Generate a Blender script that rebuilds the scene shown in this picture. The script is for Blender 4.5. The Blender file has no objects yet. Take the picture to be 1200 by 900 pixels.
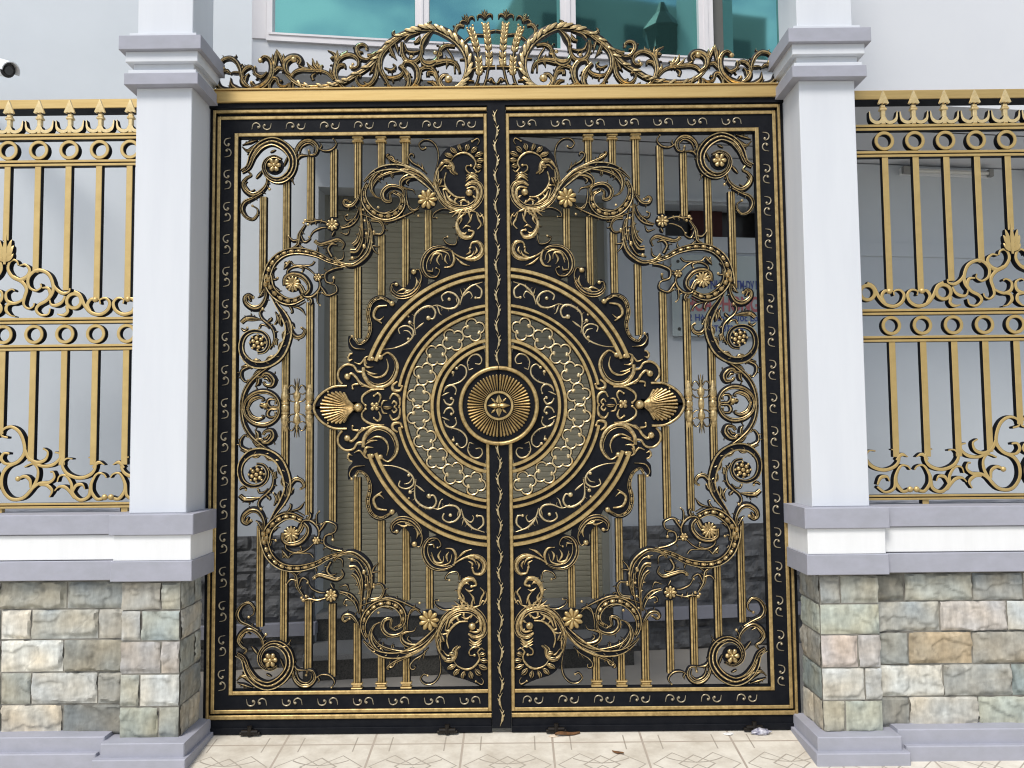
import bpy, math, random
from mathutils import Vector, noise
random.seed(7)
R = math.radians
S = bpy.context.scene
COL = S.collection
# ------------------------------------------------------------------ camera
CX, CY, CZ = 0.0795, -4.3, 1.47
FPX, PI_, RO, YA = 986.97, 0.0625, 0.010, 0.0027
cam = bpy.data.cameras.new('camera'); cam.sensor_width = 36.0
cam.lens = FPX / 1200 * 36.0; cam.clip_end = 500; cam.clip_start = 0.05
co = bpy.data.objects.new('camera', cam); COL.objects.link(co); S.camera = co
co.location = (CX, CY, CZ)
def ray(u, v):
    a, b = u - 600, v - 450
    c, s = math.cos(RO), math.sin(RO); x = c*a - s*b; y = s*a + c*b
    X, Z, Y = x/FPX, -y/FPX, 1.0
    c, s = math.cos(PI_), math.sin(PI_); Y, Z = c*Y - s*Z, s*Y + c*Z
    c, s = math.cos(YA), math.sin(YA); X, Y = c*X - s*Y, s*X + c*Y
    return Vector((X, Y, Z))
fw = ray(600, 450).normalized(); rt = (ray(700, 450) - ray(600, 450)).normalized(); up = rt.cross(fw)
from mathutils import Matrix
co.rotation_euler = Matrix((rt, up, -fw)).transposed().to_euler()
def at(u, v, y=0.0):                      # a measured point on an upright plane at depth y
    r = ray(u, v); t = (y - CY) / r.y
    return (CX + r.x*t, CZ + r.z*t)
# ------------------------------------------------------------------ world and sun
SUN_EL, SUN_AZ = R(52), R(205)            # azimuth clockwise from +Y
w = bpy.data.worlds.new('World'); S.world = w; w.use_nodes = True
nt = w.node_tree; nt.nodes.clear()
def N(nt, t, **k):
    n = nt.nodes.new(t)
    for a, b in k.items(): setattr(n, a, b)
    return n
out = N(nt, 'ShaderNodeOutputWorld'); bg = N(nt, 'ShaderNodeBackground')
sky = N(nt, 'ShaderNodeTexSky', sky_type='NISHITA'); sky.sun_disc = False
sky.sun_elevation = SUN_EL; sky.sun_rotation = SUN_AZ; sky.dust_density = 1.5
tc = N(nt, 'ShaderNodeTexCoord'); mp = N(nt, 'ShaderNodeMapping'); mp.inputs['Scale'].default_value = (1, 1, 2.0)
mp.inputs['Location'].default_value = (3.1, 0.4, 0.2)
nz = N(nt, 'ShaderNodeTexNoise'); nz.inputs['Scale'].default_value = 4.2; nz.inputs['Detail'].default_value = 8; nz.inputs['Roughness'].default_value = .55
rp = N(nt, 'ShaderNodeValToRGB'); rp.color_ramp.elements[0].position = .47; rp.color_ramp.elements[1].position = .60
mx = N(nt, 'ShaderNodeMix', data_type='RGBA'); mx.inputs[7].default_value = (8.6, 9.1, 9.8, 1)
L = nt.links.new
L(tc.outputs['Generated'], mp.inputs[0]); L(mp.outputs[0], nz.inputs['Vector']); L(nz.outputs[0], rp.inputs[0])
L(rp.outputs[0], mx.inputs[0]); L(sky.outputs[0], mx.inputs[6]); L(mx.outputs[2], bg.inputs[0])
L(bg.outputs[0], out.inputs[0]); bg.inputs[1].default_value = 0.108
sl = bpy.data.lights.new('sun', 'SUN'); sl.energy = 2.1; sl.angle = R(18); sl.color = (1, .95, .88)
so = bpy.data.objects.new('sun', sl); COL.objects.link(so)
d = Vector((math.sin(SUN_AZ)*math.cos(SUN_EL), math.cos(SUN_AZ)*math.cos(SUN_EL), math.sin(SUN_EL)))
so.rotation_euler = d.to_track_quat('Z', 'Y').to_euler(); so.location = (0, 0, 12)
vs = S.view_settings; vs.view_transform = 'Standard'; vs.look = 'None'; vs.exposure = 0.47; vs.gamma = 1
S.render.engine = 'CYCLES'; S.cycles.max_bounces = 9; S.cycles.diffuse_bounces = 6; S.cycles.use_denoising = True; S.cycles.filter_width = 1.15
# ------------------------------------------------------------------ materials
def mat(name, col, rough=.6, metal=0.0, var=.0, vscale=4., bump=0., bscale=60., col2=None, spec=.5, streak=None, coords='Object', attr=None, dist=.002, ridged=False):
    m = bpy.data.materials.new(name); m.use_nodes = True; t = m.node_tree; b = t.nodes['Principled BSDF']
    b.inputs['Roughness'].default_value = rough; b.inputs['Metallic'].default_value = metal
    b.inputs['Specular IOR Level'].default_value = spec
    c = N(t, 'ShaderNodeTexCoord'); src = c.outputs[coords]
    base = None
    if attr:
        a = N(t, 'ShaderNodeAttribute'); a.attribute_name = attr; base = a.outputs['Color']
    if var > 0 or col2:
        if streak:
            mpn = N(t, 'ShaderNodeMapping'); mpn.inputs['Scale'].default_value = streak; t.links.new(src, mpn.inputs[0]); vsrc = mpn.outputs[0]
        else: vsrc = src
        n = N(t, 'ShaderNodeTexNoise'); n.inputs['Scale'].default_value = vscale; n.inputs['Detail'].default_value = 6; n.inputs['Roughness'].default_value = .65
        t.links.new(vsrc, n.inputs['Vector'])
        r = N(t, 'ShaderNodeValToRGB'); r.color_ramp.elements[0].position = .32; r.color_ramp.elements[1].position = .68
        t.links.new(n.outputs[0], r.inputs[0])
        mxx = N(t, 'ShaderNodeMix', data_type='RGBA', blend_type='MIX'); t.links.new(r.outputs[0], mxx.inputs[0])
        if attr:
            h = N(t, 'ShaderNodeMix', data_type='RGBA', blend_type='MULTIPLY'); h.inputs[0].default_value = 1
            t.links.new(base, h.inputs[6]); mxx.inputs[6].default_value = (1-var,)*3+(1,); mxx.inputs[7].default_value = (1+var*.6,)*3+(1,)
            t.links.new(mxx.outputs[2], h.inputs[7]); t.links.new(h.outputs[2], b.inputs[0])
        else:
            c2 = col2 or tuple(x*(1-var) for x in col)
            mxx.inputs[6].default_value = (*c2, 1); mxx.inputs[7].default_value = (*col, 1)
            t.links.new(mxx.outputs[2], b.inputs[0])
        if metal or rough < .5:
            mr = N(t, 'ShaderNodeMapRange'); mr.inputs[3].default_value = rough*1.25; mr.inputs[4].default_value = rough*.85
            t.links.new(n.outputs[0], mr.inputs[0]); t.links.new(mr.outputs[0], b.inputs['Roughness'])
    elif attr: t.links.new(base, b.inputs[0])
    else: b.inputs[0].default_value = (*col, 1)
    if bump > 0:
        n2 = N(t, 'ShaderNodeTexNoise'); n2.inputs['Scale'].default_value = bscale; n2.inputs['Detail'].default_value = 5
        if ridged: n2.noise_type = 'RIDGED_MULTIFRACTAL'; n2.inputs['Detail'].default_value = 7; n2.normalize = True
        bp_ = N(t, 'ShaderNodeBump'); bp_.inputs['Strength'].default_value = bump; bp_.inputs['Distance'].default_value = dist
        t.links.new(src, n2.inputs['Vector']); t.links.new(n2.outputs[0], bp_.inputs['Height']); t.links.new(bp_.outputs[0], b.inputs['Normal'])
    return m
GOLD = mat('gold_paint', (.60, .44, .195), .36, .65, vscale=38, col2=(.30, .205, .08), bump=.12, bscale=260, dist=.001)
GOLDL = mat('gold_leaf_pale', (.74, .60, .35), .32, .65, vscale=60, col2=(.34, .26, .13), bump=.12, bscale=260, dist=.001)
GOLDO = mat('antique_shaded_gold', (.76, .57, .28), .30, .72, vscale=60, col2=(.19, .13, .055), bump=.2, bscale=200, dist=.001)  # antique finish; ornament shading and highlights also put into its two tones
CURLM = mat('worn_pale_gold', (.50, .43, .30), .34, .6, vscale=50, col2=(.20, .17, .12))
SPG = mat('spear_gold', (.78, .62, .34), .36, .45, vscale=60, col2=(.62, .47, .22))
BRASS = mat('brushed_brass', (.66, .47, .19), .36, .6, vscale=10, col2=(.54, .37, .14), streak=(.4, 1, 9), bump=.05, bscale=90, dist=.001)
FGOLD = mat('fence_gold', (.60, .435, .18), .38, .5, vscale=14, col2=(.50, .355, .14), bump=.05, bscale=120, dist=.001)
BLACK = mat('black_enamel', (.003, .004, .007), .62, 0, vscale=18, spec=.13, col2=(.008, .009, .012), bump=.06, bscale=90, dist=.001)
BRONZE = mat('dark_bronze', (.018, .014, .010), .42, .2, vscale=60, spec=.3, col2=(.008, .007, .007))
FRZ = mat('white_frieze_paint', (.77, .78, .79), .7, 0, vscale=4, streak=(4, 4, .5), col2=(.72, .73, .735), bump=.1, bscale=160, dist=.001)
WHITE = mat('white_paint', (.64, .665, .70), .7, 0, vscale=3, streak=(3, 3, .35), col2=(.60, .625, .665), bump=.10, bscale=180, dist=.001)
WALLB = mat('pale_blue_paint', (.57, .61, .645), .75, 0, vscale=1.1, col2=(.525, .565, .60), bump=.10, bscale=160, dist=.001)
TRIM = mat('lilac_grey_paint', (.355, .36, .42), .7, 0, vscale=9, streak=(1, 1, 1.6), col2=(.31, .318, .36), bump=.12, bscale=140, dist=.001)
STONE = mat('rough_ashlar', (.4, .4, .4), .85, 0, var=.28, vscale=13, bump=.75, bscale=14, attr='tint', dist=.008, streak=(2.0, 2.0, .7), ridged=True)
MORTAR = mat('mortar', (.27, .255, .22), .9, 0, vscale=20, col2=(.2, .19, .165), bump=.4, bscale=90)
SLATE = mat('dark_slate', (.20, .205, .21), .65, 0, vscale=7, col2=(.075, .078, .084), bump=1, bscale=9, dist=.03, ridged=True)
GRAN = mat('black_granite', (.035, .036, .034), .35, 0, vscale=110, col2=(.14, .135, .12), bump=.1, bscale=80)
GRANT = mat('grey_granite_tread', (.36, .36, .35), .5, 0, vscale=120, col2=(.24, .24, .235), bump=.1, bscale=80)
SHUT = mat('olive_grey_shutter', (.50, .465, .345), .55, 0, vscale=3, col2=(.46, .43, .315), streak=(1, 1, 6))
FLOOR = mat('porch_floor_tile', (.52, .48, .42), .45, 0, vscale=3, col2=(.47, .43, .375))
WFR = mat('white_window_frame', (.74, .72, .73), .45, 0, vscale=5, col2=(.66, .64, .66), streak=(1, 1, .3))
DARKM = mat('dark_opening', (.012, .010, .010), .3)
PLAST = mat('white_plastic', (.78, .79, .80), .35)
BPL = mat('black_plastic', (.012, .012, .014), .25)
TUBE = mat('milky_tube', (.62, .62, .58), .3)
ACR = mat('clear_acrylic_plate', (.50, .56, .56), .15, 0, vscale=3, col2=(.46, .53, .53))
BLUE = mat('blue_letter', (.07, .10, .34), .5); RED = mat('red_letter', (.52, .16, .17), .5)
DRY = mat('dry_leaf', (.20, .09, .03), .8, 0, vscale=60, col2=(.10, .05, .02))
PAPER = mat('wrapper_film', (.75, .75, .80), .3, 0, vscale=45, col2=(.05, .05, .12))
CURT = mat('dark_red_curtain', (.05, .010, .010), .8)
CONC = mat('opposite_render', (.40, .40, .37), .85, 0, vscale=.6, col2=(.33, .33, .31))
OGL = mat('opposite_glass', (.03, .045, .045), .15)
# tinted mirror glass
def mk_glass():
    m = bpy.data.materials.new('teal_reflective_glass'); m.use_nodes = True; t = m.node_tree; b = t.nodes['Principled BSDF']
    b.inputs['Base Color'].default_value = (.15, .38, .36, 1); b.inputs['Metallic'].default_value = .92; b.inputs['Roughness'].default_value = .035
    n = N(t, 'ShaderNodeTexNoise'); n.inputs['Scale'].default_value = 1.3; n.inputs['Detail'].default_value = 1
    c = N(t, 'ShaderNodeTexCoord'); q = N(t, 'ShaderNodeBump'); q.inputs['Strength'].default_value = .06; q.inputs['Distance'].default_value = .02
    t.links.new(c.outputs['Object'], n.inputs['Vector']); t.links.new(n.outputs[0], q.inputs['Height']); t.links.new(q.outputs[0], b.inputs['Normal'])
    return m
GLASS = mk_glass()
# ------------------------------------------------------------------ mesh building
class MB:
    def __init__(s): s.v = []; s.f = []; s.m = []; s.c = []
    def add(s, vs_, fs_, ms, cols=None):
        o = len(s.v); s.v += [tuple(v) for v in vs_]; s.f += [tuple(i+o for i in f) for f in fs_]
        s.m += ([ms]*len(fs_) if not isinstance(ms, (list, tuple)) else list(ms))
        if cols is not None: s.c += ([cols]*len(vs_) if isinstance(cols, tuple) else list(cols))
        return s
    def box(s, x0, x1, y0, y1, z0, z1, m=0, bev=0.0, skip=''):
        if x0 > x1: x0, x1 = x1, x0
        if y0 > y1: y0, y1 = y1, y0
        if z0 > z1: z0, z1 = z1, z0
        b = min(bev, (x1-x0)*.45, (z1-z0)*.45, (y1-y0)*.45)
        if b <= 0:
            vs_ = [(x, y, z) for x in (x0, x1) for y in (y0, y1) for z in (z0, z1)]
            fs_ = [(0, 1, 3, 2), (4, 6, 7, 5), (0, 4, 5, 1), (2, 3, 7, 6), (0, 2, 6, 4), (1, 5, 7, 3)]
            return s.add(vs_, fs_, m)
        # chamfered box: front and back inset
        vs_ = []
        for (y, i) in ((y0, b), (y0+b, 0), (y1-b, 0), (y1, b)):
            X0, X1, Z0, Z1 = x0+i, x1-i, z0+i, z1-i
            vs_ += [(X0, y, Z0), (X1, y, Z0), (X1, y, Z1), (X0, y, Z1)]
        fs_ = [(0, 1, 2, 3), (15, 14, 13, 12)]
        for k in range(3):
            for j in range(4):
                a = k*4+j; c = k*4+(j+1) % 4; fs_.append((a, a+4, c+4, c))
        return s.add(vs_, fs_, m)
    def prism(s, poly, y0, y1, mf=0, ms=None):     # poly of (x,z), front y0
        n = len(poly); a = sum(poly[i][0]*poly[(i+1) % n][1]-poly[(i+1) % n][0]*poly[i][1] for i in range(n))
        if a < 0: poly = poly[::-1]
        vs_ = [(x, y0, z) for x, z in poly] + [(x, y1, z) for x, z in poly]
        fs_ = [tuple(range(n)), tuple(range(2*n-1, n-1, -1))]
        mm = [mf, mf if ms is None else ms]
        for i in range(n):
            j = (i+1) % n; fs_.append((i, i+n, j+n, j)); mm.append(mf if ms is None else ms)
        return s.add(vs_, fs_, mm)
    def ball(s, x, z, r, y=0.0, m=0, sq=.8, n=8, k=4):   # half ball towards -y
        vs_ = [(x, y-r*sq, z)]; fs_ = []; 
        for i in range(1, k+1):
            a = i/k*math.pi/2
            for j in range(n):
                t = 2*math.pi*j/n; vs_.append((x+r*math.sin(a)*math.cos(t), y-r*sq*math.cos(a), z+r*math.sin(a)*math.sin(t)))
        for j in range(n): fs_.append((0, 1+j, 1+(j+1) % n))
        for i in range(k-1):
            for j in range(n):
                a = 1+i*n+j; b = 1+i*n+(j+1) % n; fs_.append((a, a+n, b+n, b))
        return s.add(vs_, fs_, m)
    def tube(s, pts, r, m=0, n=10, caps=True):
        P = [Vector(p) for p in pts]; rr = r if isinstance(r, (list, tuple)) else [r]*len(P)
        vs_ = []; fs_ = []; up_ = Vector((0, 0, 1))
        for i, p in enumerate(P):
            t = (P[min(i+1, len(P)-1)] - P[max(i-1, 0)]).normalized()
            a = t.cross(up_ if abs(t.z) < .95 else Vector((1, 0, 0))).normalized(); b = t.cross(a)
            for j in range(n):
                q = 2*math.pi*j/n; vs_.append(p + (a*math.cos(q)+b*math.sin(q))*rr[i])
        for i in range(len(P)-1):
            for j in range(n):
                a = i*n+j; b = i*n+(j+1) % n; fs_.append((a, a+n, b+n, b))
        if caps: fs_ += [tuple(range(n)), tuple(range(len(vs_)-1, len(vs_)-n-1, -1))]
        return s.add(vs_, fs_, m)
    def lathe(s, x, y, prof, m=0, n=14):           # prof (r, z) upright axis
        vs_ = []; fs_ = []
        for r, z in prof:
            for j in range(n):
                q = 2*math.pi*j/n; vs_.append((x+r*math.cos(q), y+r*math.sin(q), z))
        for i in range(len(prof)-1):
            for j in range(n):
                a = i*n+j; b = i*n+(j+1) % n; fs_.append((a, b, b+n, a+n))
        fs_ += [tuple(range(n-1, -1, -1)), tuple(range(len(vs_)-n, len(vs_)))]
        return s.add(vs_, fs_, m)
    def join(s, o): return s.add(o.v, o.f, o.m)
    def tf(s, sx=1, sz=1, zc=0., dx=0., cx=0.):
        o = MB(); o.v = [(((x-cx)*sx+cx+dx), y, (z-zc)*sz+zc) for x, y, z in s.v]
        o.f = [f[::-1] for f in s.f] if sx*sz < 0 else list(s.f); o.m = list(s.m); o.c = list(s.c); return o
    def build(s, name, mats, parent=None, smooth=None):
        me = bpy.data.meshes.new(name); me.from_pydata(s.v, [], s.f)
        for m in (mats if isinstance(mats, (list, tuple)) else [mats]): me.materials.append(m)
        me.polygons.foreach_set('material_index', s.m)
        if s.c:
            a = me.color_attributes.new('tint', 'FLOAT_COLOR', 'POINT')
            a.data.foreach_set('color', [q for c in s.c for q in (*c, 1.0)])
        me.update()
        if smooth: me.shade_smooth(); me.set_sharp_from_angle(angle=R(smooth))
        o = bpy.data.objects.new(name, me); COL.objects.link(o)
        if parent:
            o.parent = parent
            o.matrix_parent_inverse = Matrix.Translation(-Vector(parent.location)) if parent.type == 'EMPTY' else Matrix.Translation(-Vector((0, 0, 0)))
        return o
def sub(mb, name, mats, parentmesh, smooth=None):
    o = mb.build(name, mats, None, smooth); o.parent = parentmesh
    return o
def tag(o, label=None, cat=None, group=None, kind=None):
    for k, v in (('label', label), ('category', cat), ('group', group), ('kind', kind)):
        if v: o[k] = v
    return o
def empty(name, loc): 
    o = bpy.data.objects.new(name, None); COL.objects.link(o); o.location = loc; o.empty_display_size = .1; return o
# ------------------------------------------------------------------ curves
def smooth(pts, n=6, closed=False):
    P = [Vector(p) for p in pts]; o = []; m = len(P)
    if m == 2 and not closed: return [P[0].lerp(P[1], i/4) for i in range(5)]
    rng = range(m if closed else m-1)
    for i in rng:
        if closed: a, b, c, d_ = P[(i-1) % m], P[i], P[(i+1) % m], P[(i+2) % m]
        else: a, b, c, d_ = P[max(i-1, 0)], P[i], P[i+1], P[min(i+2, m-1)]
        for k in range(n):
            t = k/n; t2 = t*t; t3 = t2*t
            o.append(.5*((2*b)+(c-a)*t+(2*a-5*b+4*c-d_)*t2+(3*b-a-3*c+d_)*t3))
    if not closed: o.append(P[-1])
    return o
def curl(pts, side, r, turns, end=.3, n=16):
    p = pts[-1].copy(); t = pts[-1]-pts[-3]; ph = math.atan2(t.y, t.x); o = list(pts)
    n = max(6, int(n*turns)); dt = turns*2*math.pi/n
    for i in range(n):
        rr = r*(1-(1-end)*(i+1)/n); ph += side*dt; p = p+Vector((math.cos(ph), math.sin(ph)))*rr*dt; o.append(p.copy())
    return o
# cross-sections: (t, height, material of the face up to the next point); 0 dark 1 gold
RIB = [(-1, .12, 0), (-.42, .60, 1), (-.14, 1, 1), (.16, .82, 0), (.42, .42, 0), (1, .08, 0)]
RI2 = [(-1, .25, 0), (-.84, .58, 1), (-.60, .66, 0), (-.44, .42, 0), (-.24, .52, 1), (.06, 1, 1), (.32, .80, 0), (.50, .42, 0), (1, .12, 0)]
GRV = [(-1, .45, 0), (-.92, .85, 1), (-.58, .85, 0), (-.42, .35, 0), (.42, .35, 0), (.58, .85, 1), (.92, .85, 0), (1, .45, 0)]
FLT = [(-1, .35, 0), (-.80, .9, 1), (0, 1.0, 1), (.80, .9, 0), (1, .35, 0)]
THN = [(-1, .15, 1), (-.5, .85, 1), (.1, 1, 1), (.7, .6, 1), (1, .15, 1)]
BED = [(-1, .35, 0), (-.86, .75, 1), (-.66, .70, 0), (-.5, .30, 0), (.5, .30, 0), (.66, .70, 1), (.86, .75, 0), (1, .35, 0)]
QFP = [(-1, .2, 0), (-.5, .7, 1), (0, 1, 1), (.45, .75, 0), (1, .2, 0)]
PROF = dict(qf=QFP, ri2=RI2, rib=RIB, grv=GRV, flt=FLT, thn=THN, bed=BED)
PXM = .004357                            # one photo pixel on the gate plane, metres
class Orn:
    """relief ornament drawn as swept strokes on an upright plane"""
    def __init__(s, tags, y=0.0, back=.012, plane=0.0, ws=1.0):
        s.ws = ws; s.mb = MB(); s.tags = tags; s.y = y; s.back = back; s.k = 0; s.plane = plane
    def px(s, tg, p):
        if tg is None: return Vector(p)
        ox, oy, sc = s.tags[tg]; return Vector((ox+p[0]/sc, oy+p[1]/sc))
    def W(s, p): return at(p.x, p.y, s.plane)
    rope = False
    def sweep(s, P, ws, prof, hs=.8, yo=0.0, back=None):
        s.k += 1; y0 = s.y - yo - (s.k % 9)*.00017; yb = s.y + (s.back if back is None else back) + (s.k % 7)*.0002
        if s.ws != 1.0: ws = [q*s.ws for q in ws]
        if prof == 'rib' and max(ws) > 2.6: prof = 'ri2'
        Q = [Vector(s.W(p)) for p in P]; n = len(Q); pr = PROF[prof]; vs_ = []; fs_ = []; mm = []
        wm = max(ws)
        for i in range(n):
            t = Q[min(i+1, n-1)]-Q[max(i-1, 0)]; 
            if t.length < 1e-9: t = Vector((1, 0))
            t.normalize(); nn = Vector((-t.y, t.x)); wi = ws[i]*PXM; h = (wi*.55+wm*PXM*.45*min(1, ws[i]/wm*2))*hs
            vs_.append((Q[i].x-nn.x*wi, yb, Q[i].y-nn.y*wi))
            for (a, hh, m_) in pr: vs_.append((Q[i].x+nn.x*wi*a, y0-h*hh, Q[i].y+nn.y*wi*a))
            vs_.append((Q[i].x+nn.x*wi, yb, Q[i].y+nn.y*wi))
        k = len(pr)+2; fm = [0]+[q[2] for q in pr[:-1]]+[0]+[0]
        if prof == 'thn': fm = [0]+[1]*(len(pr)-1)+[0, 0]
        for i in range(n-1):
            for j in range(k):
                a = i*k+j; b = i*k+(j+1) % k; fs_.append((a, b, b+k, a+k)); mm.append(fm[j])
        fs_.append(tuple(range(k-1, -1, -1))); mm.append(0); fs_.append(tuple(range((n-1)*k, n*k))); mm.append(0)
        s.mb.add(vs_, fs_, mm); return y0
    def S(s, tg, pts, w=(1, 2, 1), prof='rib', ball=0, ball0=0, c=None, c0=None, leaf=None, hs=.8, n=5, yo=0.0, back=None):
        P = smooth([s.px(tg, p) for p in pts], n)
        if len(P) < 3: P = [P[0], (P[0]+P[-1])/2, P[-1]]
        if c: P = curl(P, *c)
        if c0: P = curl(P[::-1], *c0)[::-1]
        m = len(P); Ls = [0]
        for i in range(1, m): Ls.append(Ls[-1]+(P[i]-P[i-1]).length)
        T = Ls[-1] or 1
        if not isinstance(w, (tuple, list)): w = (w, w, w)
        if len(w) == 2: w = (w[0], (w[0]+w[1])/2, w[1])
        ws = []
        for l in Ls:
            q = l/T*(len(w)-1); i = min(int(q), len(w)-2); f = q-i; f = f*f*(3-2*f); ws.append(max(.12, w[i]*(1-f)+w[i+1]*f))
        y0 = s.sweep(P, ws, prof, hs, yo, back)
        if ball: x, z = s.W(P[-1]); s.mb.ball(x, z, ball*PXM, y0-.001, 1)
        if ball0: x, z = s.W(P[0]); s.mb.ball(x, z, ball0*PXM, y0-.001, 1)
        if prof == 'bed':
            l = 1.5; i = 0; flip = 0
            while l < T-1.5:
                seg = 6.2 if flip % 2 == 0 else 1.0
                if s.rope: seg = .8; flip = 1
                a = s.atl(P, Ls, l); b = s.atl(P, Ls, min(l+seg, T)); wl = ws[min(range(m), key=lambda q: abs(Ls[q]-l))]
                if wl < 1.2: l += seg+.8; flip += 1; continue
                if flip % 2 == 0: s.sweep([a, a.lerp(b, .15), (a+b)/2, a.lerp(b, .85), b], [wl*.18, wl*.42, wl*.5, wl*.42, wl*.18], 'thn', 1.5, yo+.5*wl*PXM, 0)
                else:
                    x, z = s.W((a+b)/2); s.mb.ball(x, z, wl*(.27 if s.rope else .30)*PXM, y0-wl*(.7 if s.rope else .45)*PXM, 1, n=6, k=3)
                l += seg+(.75 if s.rope else .9); flip += 1
        if prof == 'rope' : pass
        if leaf is None and prof == 'rib' and s.ws > 1.2 and max(w) >= 1.5 and T > 13:
            kc = sum((P[i]-P[i-1]).cross(P[i+1]-P[i]) for i in range(1, m-1)); leaf = [(-1 if kc > 0 else 1, 3, .12, .62, min(5.5, T*.2), .62)]
        if leaf:
            for (sd, cnt, a0, a1, ln, wd) in leaf:
                for i in range(cnt):
                    f = a0+(a1-a0)*(i+.5)/cnt; l = f*T; a = s.atl(P, Ls, l); b = s.atl(P, Ls, min(l+1, T))
                    t = b-a
                    if t.length < 1e-6: continue
                    t.normalize(); nn = Vector((-t.y, t.x))*sd; g = ln*(1-.45*abs(2*(i+.5)/cnt-1)); 
                    p0 = a; p1 = a+t*g*.45+nn*g*.35; p2 = a+t*g*.75+nn*g*.85; p3 = a+t*g*.55+nn*g*1.2
                    s.sweep(smooth([p0, p1, p2, p3], 3), [wd*.9, wd, wd, wd*.95, wd*.9, wd*.8, wd*.65, wd*.45, wd*.3, wd*.15], 'rib', .9, yo-.0006*i % .001)
        return P
    def atl(s, P, Ls, l):
        for i in range(1, len(P)):
            if Ls[i] >= l: 
                f = (l-Ls[i-1])/max(1e-9, Ls[i]-Ls[i-1]); return P[i-1].lerp(P[i], f)
        return P[-1]
    def ballp(s, tg, p, r, yo=0.0, m=1, sq=.8): x, z = s.W(s.px(tg, p)); s.mb.ball(x, z, r*PXM, s.y-yo-.001, m, sq)
    def disc(s, tg, p, r, y0=0, y1=.01, m=0, n=20):
        x, z = s.W(s.px(tg, p)); s.mb.prism([(x+r*PXM*math.cos(2*math.pi*i/n), z+r*PXM*math.sin(2*math.pi*i/n)) for i in range(n)], s.y+y0, s.y+y1, m)
    def drop(s, tg, p, q, w, yo=0.0, bend=0.0, prof='rib'):
        a, b = s.px(tg, p), s.px(tg, q); t = b-a; nn = Vector((-t.y, t.x))
        s.sweep(smooth([a, a+t*.5+nn*bend, b], 4), [w*.35, w*.6, w*.85, w, w, w*.9, w*.7, w*.42, w*.12], prof, .9, yo)
    def flower(s, tg, p, r, n=8, yo=.004, rot=0.0, dark=1.15, wf=.36, core=.22):
        wf = min(wf, 2.1/n)/s.ws
        if dark: s.disc(tg, p, r*dark, -yo+.002, .01, 0)
        c = s.px(tg, p)
        for i in range(n):
            a = rot+2*math.pi*i/n; u = Vector((math.cos(a), math.sin(a)))
            A, B = c+u*r*.15, c+u*r; t = B-A
            s.sweep([A, A+t*.3, A+t*.6, A+t*.85, B], [r*wf*.25, r*wf*.65, r*wf, r*wf*.85, r*wf*.3], 'thn', .8, yo, 0)
        s.ballp(tg, p, r*core, yo+r*PXM*.12)
    def berries(s, tg, p, r, yo=.004):
        s.disc(tg, p, r*1.05, -yo+.003, .01, 0); c = s.px(tg, p)
        for i in range(6):
            a = i*math.pi/3+.3; q = c+Vector((math.cos(a), math.sin(a)))*r*.58; x, z = s.W(q); s.mb.ball(x, z, r*.27*PXM, s.y-yo, 1, n=7, k=3)
        for i in range(8):
            a = i*math.pi/4; q = c+Vector((math.cos(a), math.sin(a)))*r*.95; x, z = s.W(q); s.mb.ball(x, z, r*.17*PXM, s.y-yo+.001, 1, n=6, k=2)
        x, z = s.W(c); s.mb.ball(x, z, r*.27*PXM, s.y-yo-.001, 1)
# ================================================================== THE PLACE
HM = .147                                # the house stands at a slight angle: y = y0 + HM x
def wy(x, y0): return y0+HM*x
def hbox(mb, x0, x1, y0, d0, d1, z0, z1, m=0):        # box along the house line
    vs_ = []
    for x in (x0, x1):
        for d_ in (d0, d1):
            for z in (z0, z1): vs_.append((x, wy(x, y0)+d_, z))
    return mb.add(vs_, [(0, 1, 3, 2), (4, 6, 7, 5), (0, 4, 5, 1), (2, 3, 7, 6), (0, 2, 6, 4), (1, 5, 7, 3)], m)
YW, YB = 1.44, .362                      # main wall line, upper bay line
exec_parts = []

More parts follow.
